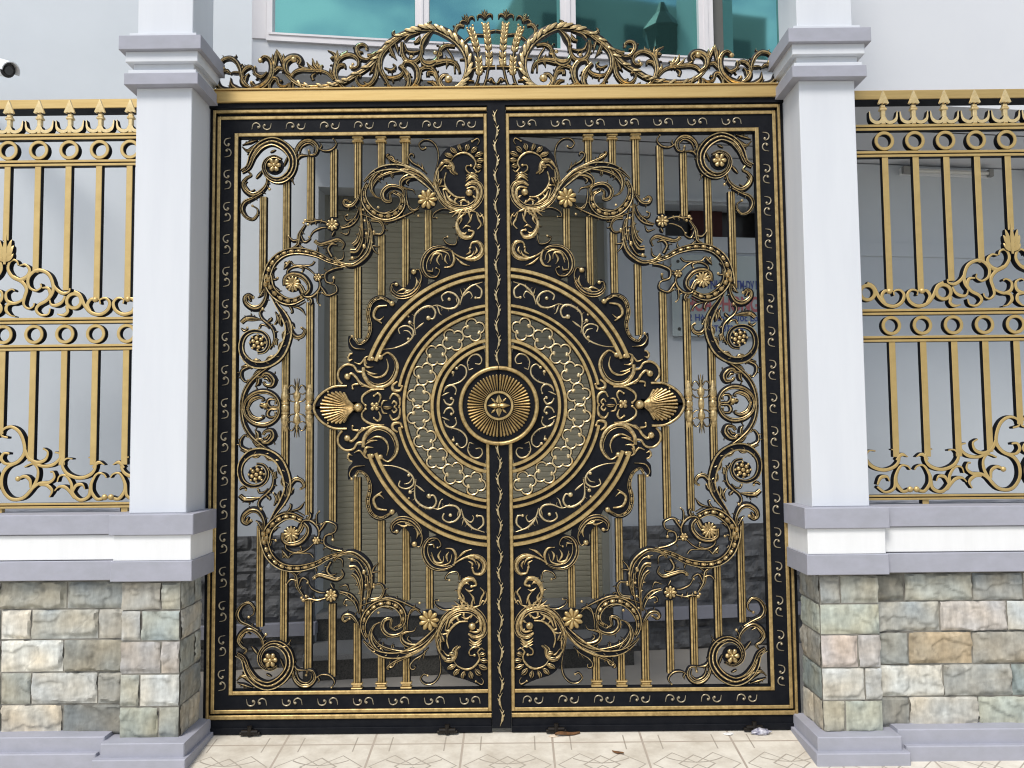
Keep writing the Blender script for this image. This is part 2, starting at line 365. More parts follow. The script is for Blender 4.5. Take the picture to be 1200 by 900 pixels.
# ---- ground: street apron (slopes down towards the street) and porch floor
def paving_mat():
    m = bpy.data.materials.new('cream_paving_tile'); m.use_nodes = True; t = m.node_tree; b = t.nodes['Principled BSDF']
    b.inputs['Roughness'].default_value = .7
    tc = N(t, 'ShaderNodeTexCoord'); sp = N(t, 'ShaderNodeSeparateXYZ'); t.links.new(tc.outputs['Object'], sp.inputs[0])
    def M(op, a, b_=None, c_=None):
        n = N(t, 'ShaderNodeMath', operation=op)
        for i, q in enumerate((a, b_, c_)):
            if q is None: continue
            if isinstance(q, (int, float)): n.inputs[i].default_value = q
            else: t.links.new(q, n.inputs[i])
        return n.outputs[0]
    T = .435
    def cell(o, off): return M('SUBTRACT', M('FRACT', M('ADD', M('DIVIDE', o, T), off)), .5)
    x = cell(sp.outputs[0], .43); y = cell(sp.outputs[1], .27)
    ax, ay = M('ABSOLUTE', x), M('ABSOLUTE', y)
    joint = M('GREATER_THAN', M('MAXIMUM', ax, ay), .488)
    def near(v, c, w_): return M('LESS_THAN', M('ABSOLUTE', M('SUBTRACT', v, c)), w_)
    d1 = M('ADD', ax, ay)
    l1 = near(d1, .19, .012)                             # small diamond in each tile
    d2 = M('ADD', M('ABSOLUTE', M('SUBTRACT', ax, .22)), ay); l2 = near(d2, .24, .009)
    rr = M('SQRT', M('ADD', M('MULTIPLY', x, x), M('POWER', M('SUBTRACT', .5, y), 2.)))
    l3 = M('MULTIPLY', near(rr, .47, .009), M('LESS_THAN', ax, .30))
    l4 = M('MULTIPLY', near(ax, .30, .007), M('GREATER_THAN', ay, .33))
    line = M('MAXIMUM', M('MAXIMUM', l1, l2), M('MAXIMUM', l3, l4))
    n1 = N(t, 'ShaderNodeTexNoise'); n1.inputs['Scale'].default_value = 5; n1.inputs['Detail'].default_value = 8; n1.inputs['Roughness'].default_value = .7
    t.links.new(tc.outputs['Object'], n1.inputs['Vector'])
    r = N(t, 'ShaderNodeValToRGB'); r.color_ramp.elements[0].color = (.47, .42, .34, 1); r.color_ramp.elements[1].color = (.70, .66, .57, 1)
    r.color_ramp.elements[0].position = .3; r.color_ramp.elements[1].position = .62; t.links.new(n1.outputs[0], r.inputs[0])
    n2 = N(t, 'ShaderNodeTexNoise'); n2.inputs['Scale'].default_value = 40; t.links.new(tc.outputs['Object'], n2.inputs['Vector'])
    fade = M('MULTIPLY', line, M('MULTIPLY_ADD', n1.outputs[0], 1.2, .0))
    def mix(f, a, c_):
        n = N(t, 'ShaderNodeMix', data_type='RGBA'); t.links.new(f, n.inputs[0]); t.links.new(a, n.inputs[6]); n.inputs[7].default_value = c_; return n.outputs[2]
    c1 = mix(M('MINIMUM', fade, .75), r.outputs[0], (.20, .165, .125, 1)); c2 = mix(M('MULTIPLY', joint, M('MULTIPLY_ADD', n1.outputs[0], 1.3, -.1)), c1, (.25, .185, .14, 1))
    t.links.new(c2, b.inputs[0])
    hgt = M('SUBTRACT', M('MULTIPLY', n2.outputs[0], .25), M('MAXIMUM', line, joint))
    bu = N(t, 'ShaderNodeBump'); bu.inputs['Strength'].default_value = .5; bu.inputs['Distance'].default_value = .002
    t.links.new(hgt, bu.inputs['Height']); t.links.new(bu.outputs[0], b.inputs['Normal'])
    return m
PAVE = paving_mat()
def gz(y): return min(0.0, y*.1) if y > -1.5 else -.15
g = MB(); ys = [-1.5, -1.0, -.5, 0.0, .04]
g.add([(x, y, gz(y)) for y in ys for x in (-14, 14)], [(2*i, 2*i+1, 2*i+3, 2*i+2) for i in range(4)], 0)
g.add([(x, y, -.15) for y in (-5.2, -1.5) for x in (-14, 14)], [(0, 1, 3, 2)], 0)
tag(g.build('pavement', PAVE), kind='structure')
g = MB().add([(-14, .04, 0), (14, .04, 0), (14, 9, 0), (-14, 9, 0)], [(0, 1, 2, 3)], 0)
tag(g.build('porch_floor', FLOOR), kind='structure')
ASPH = mat('concrete_street', (.38, .37, .34), .9, 0, vscale=3, col2=(.30, .29, .27), bump=.4, bscale=120)
g = MB().add([(-80, -90, -.3), (80, -90, -.3), (80, -5.2, -.3), (-80, -5.2, -.3)], [(0, 1, 2, 3)], 0)
g.add([(-14, -5.2, -.15), (14, -5.2, -.15), (14, -5.2, -.3), (-14, -5.2, -.3)], [(0, 1, 2, 3)], 0)
g.add([(-80, -5.2, -.301), (-14, -5.2, -.301), (-14, 60, -.301), (-80, 60, -.301)], [(0, 1, 2, 3)], 0)
g.add([(14, -5.2, -.301), (80, -5.2, -.301), (80, 60, -.301), (14, 60, -.301)], [(0, 1, 2, 3)], 0)
tag(g.build('road', ASPH), kind='structure')

# ---- the house
house = tag(empty('house', (0, 1.5, 0)), 'pale blue rendered house behind the gate with an overhanging upper floor', 'house')
XL, XR, RX0, RX1, RZ = -7.0, 8.0, -1.222, .742, 3.16
w_ = MB()
hbox(w_, XL, RX0, YW, 0, .3, 0, 6.6); hbox(w_, RX1, 1.164, YW, 0, .3, 0, 3.46); hbox(w_, RX0, RX1, YW, 0, .3, RZ, 3.46)
WX0, WX1, WZ0, WZ1 = 1.164, 1.90, 2.885, 3.115   # little transom opening
hbox(w_, WX0, WX1, YW, 0, .3, 0, WZ0); hbox(w_, WX0, WX1, YW, 0, .3, WZ1, 3.46); hbox(w_, WX1, XR, YW, 0, .3, 0, 3.46)
w_.build('wall', WALLB, house)
# bay: upper storey slab and face
BZ = 3.47; bx0 = -1.334
WIN = dict(x0=-1.250, x1=1.78, z0=3.655, z1=5.1)
b = MB(); D = 1.38
hbox(b, bx0, XR, YB, 0, D, BZ, WIN['z0']); hbox(b, bx0, WIN['x0'], YB, 0, .2, WIN['z0'], 6.6); hbox(b, WIN['x1'], XR, YB, 0, .2, WIN['z0'], 6.6)
hbox(b, WIN['x0'], WIN['x1'], YB, 0, .2, WIN['z1'], 6.6); hbox(b, bx0, XR, YB, .2, D, 6.3, 6.6)
hbox(b, bx0, bx0+.15, YB, .2, D, WIN['z0'], 6.3)
SOFF = mat('upper_storey_paint', (.655, .675, .705), .75, 0, vscale=1.5, col2=(.62, .64, .675), bump=.08, bscale=150, dist=.001)
b.build('upper_storey', SOFF, house)
m = MB(); hbox(m, bx0+.3, XR, YB, .42, .428, BZ-.004, BZ-.0005); hbox(m, bx0+.3, XR, YB, .82, .828, BZ-.004, BZ-.0005)
m.build('ceiling_joint', DARKM, house)
# window
wf = MB()
z0, z1 = WIN['z0'], WIN['z1']
hbox(wf, -1.330, -1.256, YB, -.012, .03, 3.652, z1); hbox(wf, -1.253, -1.222, YB, -.02, .1, 3.655, z1)
hbox(wf, -1.253, WIN['x1'], YB, -.022, .11, 3.640, 3.672)
hbox(wf, -1.240, WIN['x1'], YB, -.028, -.018, 3.672, 3.683)
for a, c_ in ((-.455, -.379), (.366, .455), (1.187, 1.275), (1.719, 1.78)): 
    hbox(wf, a, c_, YB, -.018, .09, 3.6725, z1); hbox(wf, a+.032, c_-.032, YB, -.026, -.016, 3.673, z1)
hbox(wf, -1.253, WIN['x1'], YB, -.018, .09, z1-.06, z1)
wfo = wf.build('window_frame', WFR, house)
m = MB(); hbox(m, 1.275, 1.348, YB, .03, .09, 3.672, z1-.06); mo = sub(m, 'frame_gasket', mat('window_gap', (.10, .10, .09), .6), wfo)
for a, c_ in ((-1.222, -.455), (-.379, .366), (.455, 1.187), (1.348, 1.719)):
    m = MB(); hbox(m, a, c_, YB, .035, .045, 3.672, z1-.06); p = sub(m, 'pane', GLASS, wfo)
# room behind the panes stays closed
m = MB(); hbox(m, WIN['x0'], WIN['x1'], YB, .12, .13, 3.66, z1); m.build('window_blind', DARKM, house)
# shutter
m = MB(); zz = .33; k = 0; x0, x1 = RX0-.02, RX1+.02
prof = []
while zz < 3.14:
    prof += [(.236, zz), (.233, zz+.004), (.232, zz+.018), (.233, zz+.033), (.2375, zz+.0365)]; zz += .037
vs_ = [(x, wy(x, YW)+d_, z) for d_, z in prof for x in (x0, x1)]
m.add(vs_, [(2*i, 2*i+1, 2*i+3, 2*i+2) for i in range(len(prof)-1)], 0)
m.build('roller_shutter', SHUT, house)
SRM = mat('shutter_rail_paint', (.38, .38, .33), .5)
for q in (RX0, RX1-.05): m = MB(); hbox(m, q, q+.05, YW, .19, .24, .33, RZ); m.build('shutter_rail', SRM, house)
m = MB(); hbox(m, RX0+.001, RX1-.001, YW, .20, .29, 3.06, RZ-.001); m.build('shutter_box', mat('shutter_box_paint', (.22, .22, .19), .6), house)
m = MB(); hbox(m, RX0, RX1, YW, .29, .31, 0, RZ); m.build('door_backing', DARKM, house)
# transom opening
m = MB(); hbox(m, WX0, WX1, YW, .18, .2, WZ0, WZ1); t_ = m.build('transom_window', DARKM, house)
m = MB(); hbox(m, WX0+.22, WX0+.46, YW, .15, .16, WZ0+.002, WZ1-.002); sub(m, 'curtain', CURT, t_)
m = MB(); hbox(m, WX0-.03, XR, YW, -.012, .0, WZ0-.115, WZ0-.015); m.build('wall_band', WALLB, house)
m = MB(); hbox(m, WX0-.05, 2.3, YW, -.05, 0, WZ1+.012, WZ1+.035); m.build('transom_hood', WALLB, house)
# slate wainscot with ledge
def slate(mb, x0, x1, z0, z1, dpt, step=.018):
    nx = max(2, int((x1-x0)/step)); nz = max(2, int((z1-z0)/step)); vs_ = []; rows = 5
    for j in range(nz+1):
        for i in range(nx+1):
            x = x0+(x1-x0)*i/nx; z = z0+(z1-z0)*j/nz
            row = math.floor(z/.15); jz = min(z/.15-row, 1-(z/.15-row)); cx_ = (x+.19*(row % 2))/.36; jx = min(cx_-math.floor(cx_), 1-(cx_-math.floor(cx_)))
            e = min(1, min(jz*.15, jx*.36)/.02)
            t3 = 3*noise.noise(Vector((x*5+row*3.1, z*9, math.floor(cx_)*1.7)))+1.6*noise.noise(Vector((x*16, z*22, 4))); f3 = t3-math.floor(t3); q = (math.floor(t3)+max(0, (f3-.7)/.3))*.010
            vs_.append((x, wy(x, YW)-dpt*(.35+.65*e)-q*e, z))
    fs_ = [(j*(nx+1)+i, j*(nx+1)+i+1, (j+1)*(nx+1)+i+1, (j+1)*(nx+1)+i) for j in range(nz) for i in range(nx)]
    mb.add(vs_, fs_, 0)
    hbox(mb, x0, x1, YW, -dpt*.4, -.001, z1-.002, z1, 0); hbox(mb, x1-.001, x1+.0, YW, -dpt, 0, z0, z1, 0); hbox(mb, x0, x0+.001, YW, -dpt, 0, z0, z1, 0)
for a, c_ in ((-4.6, RX0-.012), (.80, 5.2)):
    m = MB(); slate(m, a, c_, 0, .845, .028); m.build('slate_wainscot', SLATE, house)
    m = MB(); hbox(m, a, c_+(.02 if a < 0 else 0), YW, -.075, -.0, .212, .290); m.build('wainscot_ledge', TRIM, house)
# steps
m = MB(); hbox(m, RX0, .83, YW, -.355, 0, 0, .125); hbox(m, RX0+.002, RX1, YW, .0, .22, 0, .30); st = m.build('stair_block', GRAN, house)
m = MB(); hbox(m, RX0, .845, YW, -.375, 0, .1255, .157); m.build('tread', GRANT, house)
m = MB(); hbox(m, RX0+.001, RX1-.001, YW, -.02, .24, .3005, .331); m.build('tread', GRANT, house)

# ---- fluorescent battens, sign, camera
for i, (a, c_, lb) in enumerate(((2.96, 3.68, 'slim fluorescent tube light on the wall behind the right fence, whole in view'), (4.02, 4.75, 'fluorescent tube light cut off by the right edge of the photo'))):
    t_ = tag(empty('tube_light', (a, wy(a, YW), 3.4)), lb, 'light')
    m = MB(); hbox(m, a, c_, YW, -.045, -.001, 3.385, 3.43); m.build('housing', PLAST, t_)
    cap_ = mat('grey_cap', (.25, .25, .24), .5)
    for p0, p1 in ((a, a+.07), (c_-.035, c_)): m = MB(); hbox(m, p0, p1, YW, -.085, -.046, 3.378, 3.43); m.build('end_cap', cap_, t_)
    m = MB(); m.tube([(a+.07, wy(a+.07, YW)-.068, 3.402), (c_-.035, wy(c_-.035, YW)-.068, 3.402)], .014, 0); m.build('tube', TUBE, t_, 40)
sg = tag(empty('wall_sign', (1.6, wy(1.6, YW), 2.45)), 'clear acrylic name plate with blue and red Vietnamese lettering on the pale wall', 'sign')
m = MB(); hbox(m, 1.195, 2.42, YW, -.03, -.022, 2.165, 2.745); m.build('plate', ACR, sg)
STUD = mat('steel_stud', (.12, .12, .11), .3, .8)
for x, z in ((1.245, 2.215), (2.37, 2.215), (1.245, 2.695), (2.37, 2.695)):
    m = MB(); m.tube([(x, wy(x, YW)-.034, z), (x, wy(x, YW), z)], .012, 0); m.build('standoff', STUD, sg)
def text(name, body, size, x, z, mt, parent, y0, sp=1.0, sx=1.0):
    cu = bpy.data.curves.new(name, 'FONT'); cu.body = body; cu.size = size; cu.extrude = .0008; cu.space_character = sp; cu.offset = size*.022
    o = bpy.data.objects.new(name, cu); COL.objects.link(o); bpy.context.view_layer.update()
    dg = bpy.context.evaluated_depsgraph_get(); me = bpy.data.meshes.new_from_object(o.evaluated_get(dg)); bpy.data.objects.remove(o)
    me.materials.clear(); me.materials.append(mt)
    for v in me.vertices:
        X = x+v.co.x*sx; v.co = (X, wy(X, YW)+y0-v.co.z, z+v.co.y)
    o = bpy.data.objects.new(name, me); COL.objects.link(o); o.parent = parent; o.matrix_parent_inverse = Matrix.Translation(-Vector(parent.location)); return o
text('lettering', 'CTY TNHH', .085, 1.33, 2.505, BLUE, sg, -.032, 1, .62)
text('lettering', 'TM-DV B', .085, 1.67, 2.505, BLUE, sg, -.032, 1, .50)
text('lettering', 'HÒA PHONG NAM', .15, 1.29, 2.345, RED, sg, -.032, .95, .62)
text('lettering', '182 Hòa, Tân Phước Long', .066, 1.255, 2.275, BLUE, sg, -.032, 1.1, .80)
text('lettering', 'ĐT: 873 66', .062, 1.46, 2.200, BLUE, sg, -.032, 1.1, .80)

cc = tag(empty('security_camera', (-3.45, .95, 3.95)), 'white bullet security camera on the blue wall at the upper left edge', 'camera')
def frame_tube(mb, A, B, sect, m_):
    A, B = Vector(A), Vector(B); t = (B-A).normalized(); a = t.cross(Vector((0, 0, 1))).normalized(); u = a.cross(t)
    n = len(sect); vs_ = [P+a*p[0]+u*p[1] for P in (A, B) for p in sect]
    mb.add(vs_, [(i, (i+1) % n, (i+1) % n+n, i+n) for i in range(n)]+[tuple(range(n-1, -1, -1)), tuple(range(n, 2*n))], m_)
tip = Vector((-2.84, .45, 3.62)); tail = Vector((-3.19, .62, 3.775)); tl = (tip-tail).normalized()
circ = lambda r, n=20: [(r*math.cos(2*math.pi*i/n), r*math.sin(2*math.pi*i/n)) for i in range(n)]
m = MB(); frame_tube(m, tail, tip, circ(.043), 0); m.build('body', PLAST, cc, 40)
m = MB(); frame_tube(m, tail-tl*.01, tip+tl*.035, [(.054*math.cos(a), .054*math.sin(a)) for a in [R(-10+i*20) for i in range(11)]]+[(.048*math.cos(a), .048*math.sin(a)) for a in [R(190-i*20) for i in range(11)]], 0); m.build('hood', PLAST, cc, 40)
m = MB(); frame_tube(m, tip, tip+tl*.006, circ(.042), 0); m.build('face_plate', BPL, cc, 40)
m = MB(); frame_tube(m, tip+tl*.006, tip+tl*.014, circ(.024), 0); m.build('lens', mat('lens_glass', (.05, .055, .06), .1), cc, 40)
m = MB(); m.tube([tail+tl*.1+Vector((0, 0, -.05)), tail+Vector((-.02, .12, -.10)), (-3.46, wy(-3.46, YW)-.01, 3.80)], .018, 0); m.tube([(-3.46, wy(-3.46, YW)-.03, 3.80), (-3.46, wy(-3.46, YW), 3.80)], .05, 0, 16); m.build('mount', PLAST, cc, 40)

# ---- pillars and low walls
def lerp(a, c_, f): return a+(c_-a)*f
GR = dict(gb=(.31, .31, .26), bg=(.27, .295, .285), cr=(.56, .53, .46), lw=(.43, .44, .40), be=(.41, .39, .335), lc=(.56, .55, .49), ol=(.245, .24, .195), gg=(.33, .345, .295),
          lg=(.46, .475, .46), gy=(.32, .335, .32), cc=(.56, .50, .39), sl=(.165, .175, .165), tq=(.27, .325, .315), li=(.42, .385, .37), ta=(.44, .39, .29), pk=(.48, .39, .35),
          og=(.50, .38, .21), br=(.30, .275, .22), gn=(.34, .375, .30), dk=(.22, .23, .215), te=(.22, .28, .27), bl=(.36, .385, .40), ob=(.38, .36, .26))
def stone_face(mb, a0, a1, z0, z1, fn, tint, seed, pitch=.020):
    """one rock-faced block; fn(a, depth, z) -> point, depth outwards"""
    g_ = .0035; a0, a1, z0, z1 = a0+g_, a1-g_, z0+g_, z1-g_
    nx = max(6, int((a1-a0)/.0075)); nz = max(6, int((z1-z0)/.0075)); vs_ = []; cs = []
    gm = sum(tint)/3; rnd = random.Random(seed); ox = rnd.random()*50; tilt = (rnd.random()-.5)*.5; tl2 = (rnd.random()-.5)*.5
    mar = [rnd.uniform(.003, .014) for _ in range(4)]; mar[2] = rnd.uniform(.006, .030); alt = rnd.uniform(.85, 1.15)
    for j in range(nz+1):
        for i in range(nx+1):
            u, v = i/nx, j/nz; a = lerp(a0, a1, u); z = lerp(z0, z1, v)
            wob = noise.noise(Vector((a*14+ox, z*14, 1)))*.018+noise.noise(Vector((a*60+ox, z*60, 7)))*.004
            e = min((u*(a1-a0)+wob)/mar[0], ((1-u)*(a1-a0)+wob)/mar[1], (v*(z1-z0)+wob)/mar[2], ((1-v)*(z1-z0)+wob)/mar[3]); e = max(0, min(1, e)); e = e*e*(3-2*e)
            ridg = abs(noise.noise(Vector((a*9+ox, z*13, 3))))
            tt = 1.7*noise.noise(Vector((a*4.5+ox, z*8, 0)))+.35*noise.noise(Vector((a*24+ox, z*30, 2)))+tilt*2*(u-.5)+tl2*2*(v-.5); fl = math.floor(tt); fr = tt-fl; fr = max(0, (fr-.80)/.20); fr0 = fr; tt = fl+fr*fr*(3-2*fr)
            h = pitch*(.80+.34*tt+.20*noise.noise(Vector((a*11+ox, z*13, 8)))+.14*noise.noise(Vector((a*38+ox, z*44, 5)))+.12*noise.noise(Vector((a*90+ox, z*99, 5))))
            vs_.append(fn(a, .002+max(0, h)*e, z))
            q = 1.04+.14*noise.noise(Vector((a*60+ox, z*9, 9)))+.16*noise.noise(Vector((a*50+ox, z*70, 2))); hh = noise.noise(Vector((a*9+ox, z*9, 19)))*.13; cl = 4*fr0*(1-fr0) if fr0 > 0 else 0  # cl darkens terrace edges in the tint, painted relief shade
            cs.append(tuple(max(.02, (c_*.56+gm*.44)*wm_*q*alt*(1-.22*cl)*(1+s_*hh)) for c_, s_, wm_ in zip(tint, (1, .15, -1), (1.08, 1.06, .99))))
    fs_ = [(j*(nx+1)+i, j*(nx+1)+i+1, (j+1)*(nx+1)+i+1, (j+1)*(nx+1)+i) for j in range(nz) for i in range(nx)]
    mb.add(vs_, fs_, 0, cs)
zs = [.800, .668, .525, .372, .222, .075]
rows_WL = [[(0, 78, 'gb'), (78, 141, 'bg')], [(0, 36, 'cr'), (36, 115, 'lw'), (115, 141, 'be')], [(0, 74, 'lc'), (74, 141, 'ol')], [(0, 36, 'gg'), (36, 114, 'lg'), (114, 141, 'gy')], [(0, 72.5, 'cc'), (72.5, 141, 'sl')]]
rows_PL = [[(142, 190, 'be'), (190, 216, 'gg')], [(142, 166, 'bl'), (166, 215, 'tq')], [(140, 189, 'li'), (189, 214.5, 'li')], [(140, 164, 'gg'), (164, 213.5, 'lg')], [(139, 186, 'gn'), (186, 213, 'gg')]]
rows_SL = ['bg', 'be', 'gg', 'dk', 'ta']
rows_PR = [[(960, 984, 'gy'), (984, 1034, 'gg')], [(960, 1034, 'gn')], [(962, 1005, 'pk'), (1005, 1036, 'li')], [(963, 1013, 'lg'), (1013, 1037, 'bl')], [(964, 990, 'ob'), (990, 1038, 'gn')]]
rows_SR = ['gy', 'gn', 'br', 'te', 'ta']
rows_WR = [[(1035, 1060, 'ol'), (1060, 1140, 'gg'), (1140, 1200, 'gy')], [(1035, 1102, 'gy'), (1102, 1181, 'li'), (1181, 1250, 'lg')], [(1036, 1065, 'bg'), (1065, 1140, 'og'), (1140, 1230, 'br')], [(1037, 1106, 'lc'), (1106, 1186, 'gy'), (1186, 1214, 'te')], [(1038, 1066, 'dk'), (1066, 1147, 'be'), (1147, 1225, 'gn')]]
allk = list(GR)
def masonry(side):
    sx = -1 if side == 'L' else 1
    lbl = 'left' if sx < 0 else 'right'
    P = tag(empty('gate_pillar', (sx*1.63, -.12, 0)), '%s white gate pillar, square, with lilac bands above a rough stone base, beside the %s' % (lbl, 'security camera wall' if sx < 0 else 'orange stone in the low wall'), 'pillar', 'gate pillars')
    Wl = tag(empty('low_wall', (sx*2.6, -.10, 0)), 'low %s garden wall of rough ashlar with lilac ledges carrying the %s fence' % (('left', 'left') if sx < 0 else ('right', 'right')), 'wall', 'low stone garden walls')
    def X(x0, x1): return (x0*sx, x1*sx)
    # shaft
    m = MB(); a = X(1.495, 1.768); m.box(a[0], a[1], -.25, .03, 1.1225, 3.205, 0, .003); m.box(a[0]*1, a[1], -.25, .03, 3.44, 5.2, 0, .003); m.build('shaft', WHITE, P)
    # capital
    def ring(mb, o, z0, z1, m_=0): mb.box(sx*(1.495-o), sx*(1.768+o), -.25-o, .03+min(o, .004)*0+.0+o*.0+.001, z0, z1, m_, .002)
    m = MB(); ring(m, .044, 3.205, 3.262); ring(m, .064, 3.372, 3.442); m.build('capital_band', TRIM, P)
    m = MB(); ring(m, .030, 3.264, 3.283); ring(m, .012, 3.283, 3.320); ring(m, .040, 3.320, 3.372); ring(m, .028, 3.442, 3.470); m.build('capital_moulding', WHITE, P)
    # ledge bands on the base
    for nm, (o, z0, z1, mt) in (('ledge', (.062, 1.026, 1.122, TRIM)), ('frieze', (.046, .905, 1.0255, FRZ)), ('ledge', (.055, .810, .9045, TRIM))):
        m = MB(); m.box(sx*(1.495-o), sx*(1.768+o), -.26-o, .0, z0, z1, 0, .003); m.build(nm, mt, P)
        m = MB(); m.box(sx*(1.768+o+.0), sx*5.5, -.255-o+.035, .10, z0+.0015, z1-.0015, 0, .003); m.build(nm, mt, Wl)
    # plinths
    m = MB(); m.box(sx*1.452, sx*1.838, -.345, -.0, -.06, .082, 0, .004); m.box(sx*1.436, sx*1.862, -.375, -.001, -.09, .019, 0, .004); m.build('plinth', TRIM, P)
    m = MB(); m.box(sx*1.838, sx*5.5, -.305, .1, -.06, .100, 0, .004); m.box(sx*1.862, sx*5.5, -.335, .1, -.09, .034, 0, .004); m.build('plinth', TRIM, Wl)
    # cores
    m = MB(); m.box(sx*1.512, sx*1.782, -.262, -.003, .07, .8095, 0); m.build('stone_core', MORTAR, P)
    m = MB(); m.box(sx*1.79, sx*5.5, -.212, .08, .08, .811, 0); m.build('stone_core', MORTAR, Wl)
    mf = MB(); mw = MB(); ms_ = MB()
    rp_, rw_, rs_ = (rows_PL, rows_WL, rows_SL) if sx < 0 else (rows_PR, rows_WR, rows_SR)
    for k in range(5):
        zt, zb = zs[k], zs[k+1]; vm = 712+35*k-15 if sx < 0 else 705+35*k-15
        for (u0, u1, c_) in rp_[k]:
            x0, x1 = at(u0, vm, -.262)[0], at(u1, vm, -.262)[0]
            if abs(x0) < 1.53: x0 = sx*1.508
            if abs(x1) < 1.53: x1 = sx*1.508
            if abs(x0) > 1.76: x0 = sx*1.79
            if abs(x1) > 1.76: x1 = sx*1.79
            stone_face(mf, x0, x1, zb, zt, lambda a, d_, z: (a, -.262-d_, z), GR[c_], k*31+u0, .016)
        # inner side face towards the gate
        yy = [-.262, random.Random(k).uniform(-.16, -.08), -.004] if k % 2 == 0 else [-.262, -.004]
        for q in range(len(yy)-1):
            y0_, y1_ = (yy[q], yy[q+1]) if sx > 0 else (yy[q], yy[q+1])
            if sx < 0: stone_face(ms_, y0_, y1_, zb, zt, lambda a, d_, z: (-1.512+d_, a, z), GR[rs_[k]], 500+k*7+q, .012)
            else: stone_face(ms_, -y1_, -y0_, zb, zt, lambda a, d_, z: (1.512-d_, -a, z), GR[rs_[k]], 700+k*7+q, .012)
        edge = None
        for (u0, u1, c_) in rw_[k]:
            x0, x1 = at(u0, vm, -.222)[0], at(u1, vm, -.222)[0]
            if sx < 0 and u1 == 141: x1 = -1.785
            if sx > 0 and u0 < 1045: x0 = 1.785
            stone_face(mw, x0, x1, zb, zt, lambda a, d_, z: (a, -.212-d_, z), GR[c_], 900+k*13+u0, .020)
            edge = min(edge, x0) if (edge is not None and sx < 0) else (x0 if sx < 0 else x1) if edge is None else max(edge, x1)
        rn = random.Random(k*5+(sx > 0)); x = edge
        while abs(x) < 4.6:
            wd = rn.uniform(.17, .36); c_ = rn.choice(allk); x2 = x+sx*wd
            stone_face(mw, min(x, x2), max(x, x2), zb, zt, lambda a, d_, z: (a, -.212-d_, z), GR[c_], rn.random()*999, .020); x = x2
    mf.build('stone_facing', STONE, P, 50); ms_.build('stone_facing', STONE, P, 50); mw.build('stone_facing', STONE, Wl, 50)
    return P
PILL = {'L': masonry('L'), 'R': masonry('R')}
# ================================================================== THE GATE
ZC = 1.628                                # mid height of the leaves
GM = [BLACK, GOLD]; GML = [BLACK, GOLDL]; GBZ = [BRONZE, GOLDO]; GMO = [BLACK, GOLDO]
TG = dict(a=(240, 120, 4.5), b=(400, 120, 4.5), c=(240, 300, 4.5), d=(400, 300, 4.5), e=(270, 150, 7.5), f=(270, 260, 7.5), g=(380, 170, 7.5), h=(270, 360, 7.5),
          i=(460, 150, 6.43), j=(450, 280, 6.43), k=(360, 380, 6.43), l=(280, 150, 4.5), n=(520, 410, 6.92))
FX0, FXI, ZT, ZB_ = -1.450, -.049, 3.148, .108       # outer gold line of a leaf, meeting edge
# ---------- quadrant ornaments (upper left), each a builder returning a mesh
def corner_scroll():
    o = Orn(TG, ws=1.35); o.rope = True
    o.S('e', [(100, 385), (160, 345), (200, 245), (270, 160), (370, 122), (470, 160), (540, 240), (556, 320), (530, 400), (465, 455), (390, 462), (325, 420), (296, 350), (318, 285), (385, 250), (450, 275)], (2.2, 3.9, 4.3, 3.9, 2.2, 1.2), 'bed', n=4)
    for q in range(15):                   # rope twist
        pass
    o.S('e', [(105, 378), (180, 300), (235, 205), (300, 165), (375, 150), (450, 185), (510, 250)], (.3, .8, .3), 'thn', yo=.004)
    o.disc('e', (388, 330), 11, .001, .011, 0); o.flower('e', (388, 330), 8.2, 6, .006, dark=0, wf=.46, core=.28)
    o.S('e', [(104, 165), (150, 200), (215, 170), (270, 115), (300, 108)], (.6, 2.6, 1.2)); o.S('e', [(104, 150), (160, 130), (240, 105)], (.4, 1.6, .6))
    o.S('e', [(330, 120), (440, 115), (540, 170), (555, 215)], (.4, 1.4, .3))
    o.S('e', [(300, 380), (325, 430), (318, 500), (265, 565), (195, 590), (130, 550), (108, 490), (140, 440), (180, 415), (160, 385)], (1, 2.6, 1), leaf=[(-1, 3, .1, .5, 4, .8)])
    o.S('e', [(215, 540), (170, 560), (130, 500), (150, 470)], (.6, 1.5, .4)); o.S('e', [(345, 540), (320, 500), (318, 440)], (1, .8, .5), ball0=1.8)
    o.S('e', [(280, 575), (200, 620), (130, 655), (105, 715), (140, 780), (200, 800), (240, 755)], (1.4, 2.3, 1.2), leaf=[(-1, 2, .05, .35, 4, .8)])
    o.S('e', [(240, 755), (235, 710), (195, 685)], (1, .8, .5), ball=1.7); o.drop('e', (225, 445), (290, 365), 1.6)
    o.S('e', [(600, 315), (590, 280), (620, 245), (690, 240)], (.6, 1.7, .6)); o.S('e', [(575, 320), (580, 190), (640, 118), (715, 112), (768, 165), (752, 230), (700, 240), (690, 200)], (1, 2.2, 1), ball=1.6, leaf=[(1, 2, .15, .4, 3.5, .7)])
    o.S('e', [(600, 260), (625, 170), (690, 135), (735, 170), (730, 215)], (.4, 1.2, .4)); o.S('e', [(770, 170), (820, 200), (890, 190), (930, 140), (905, 95)], (.8, 1.4, .8), ball=1.2)
    o.S('e', [(780, 190), (800, 160), (790, 130)], (.6, 1, .2)); o.S('e', [(560, 495), (530, 450), (480, 437), (430, 455)], (.4, 1.6, .8)); o.S('e', [(490, 150), (520, 190), (560, 175)], (.4, 1.1, .2))
    o.drop('e', (470, 335), (510, 240), 1.2); o.drop('e', (350, 215), (400, 190), 1.0)
    return o
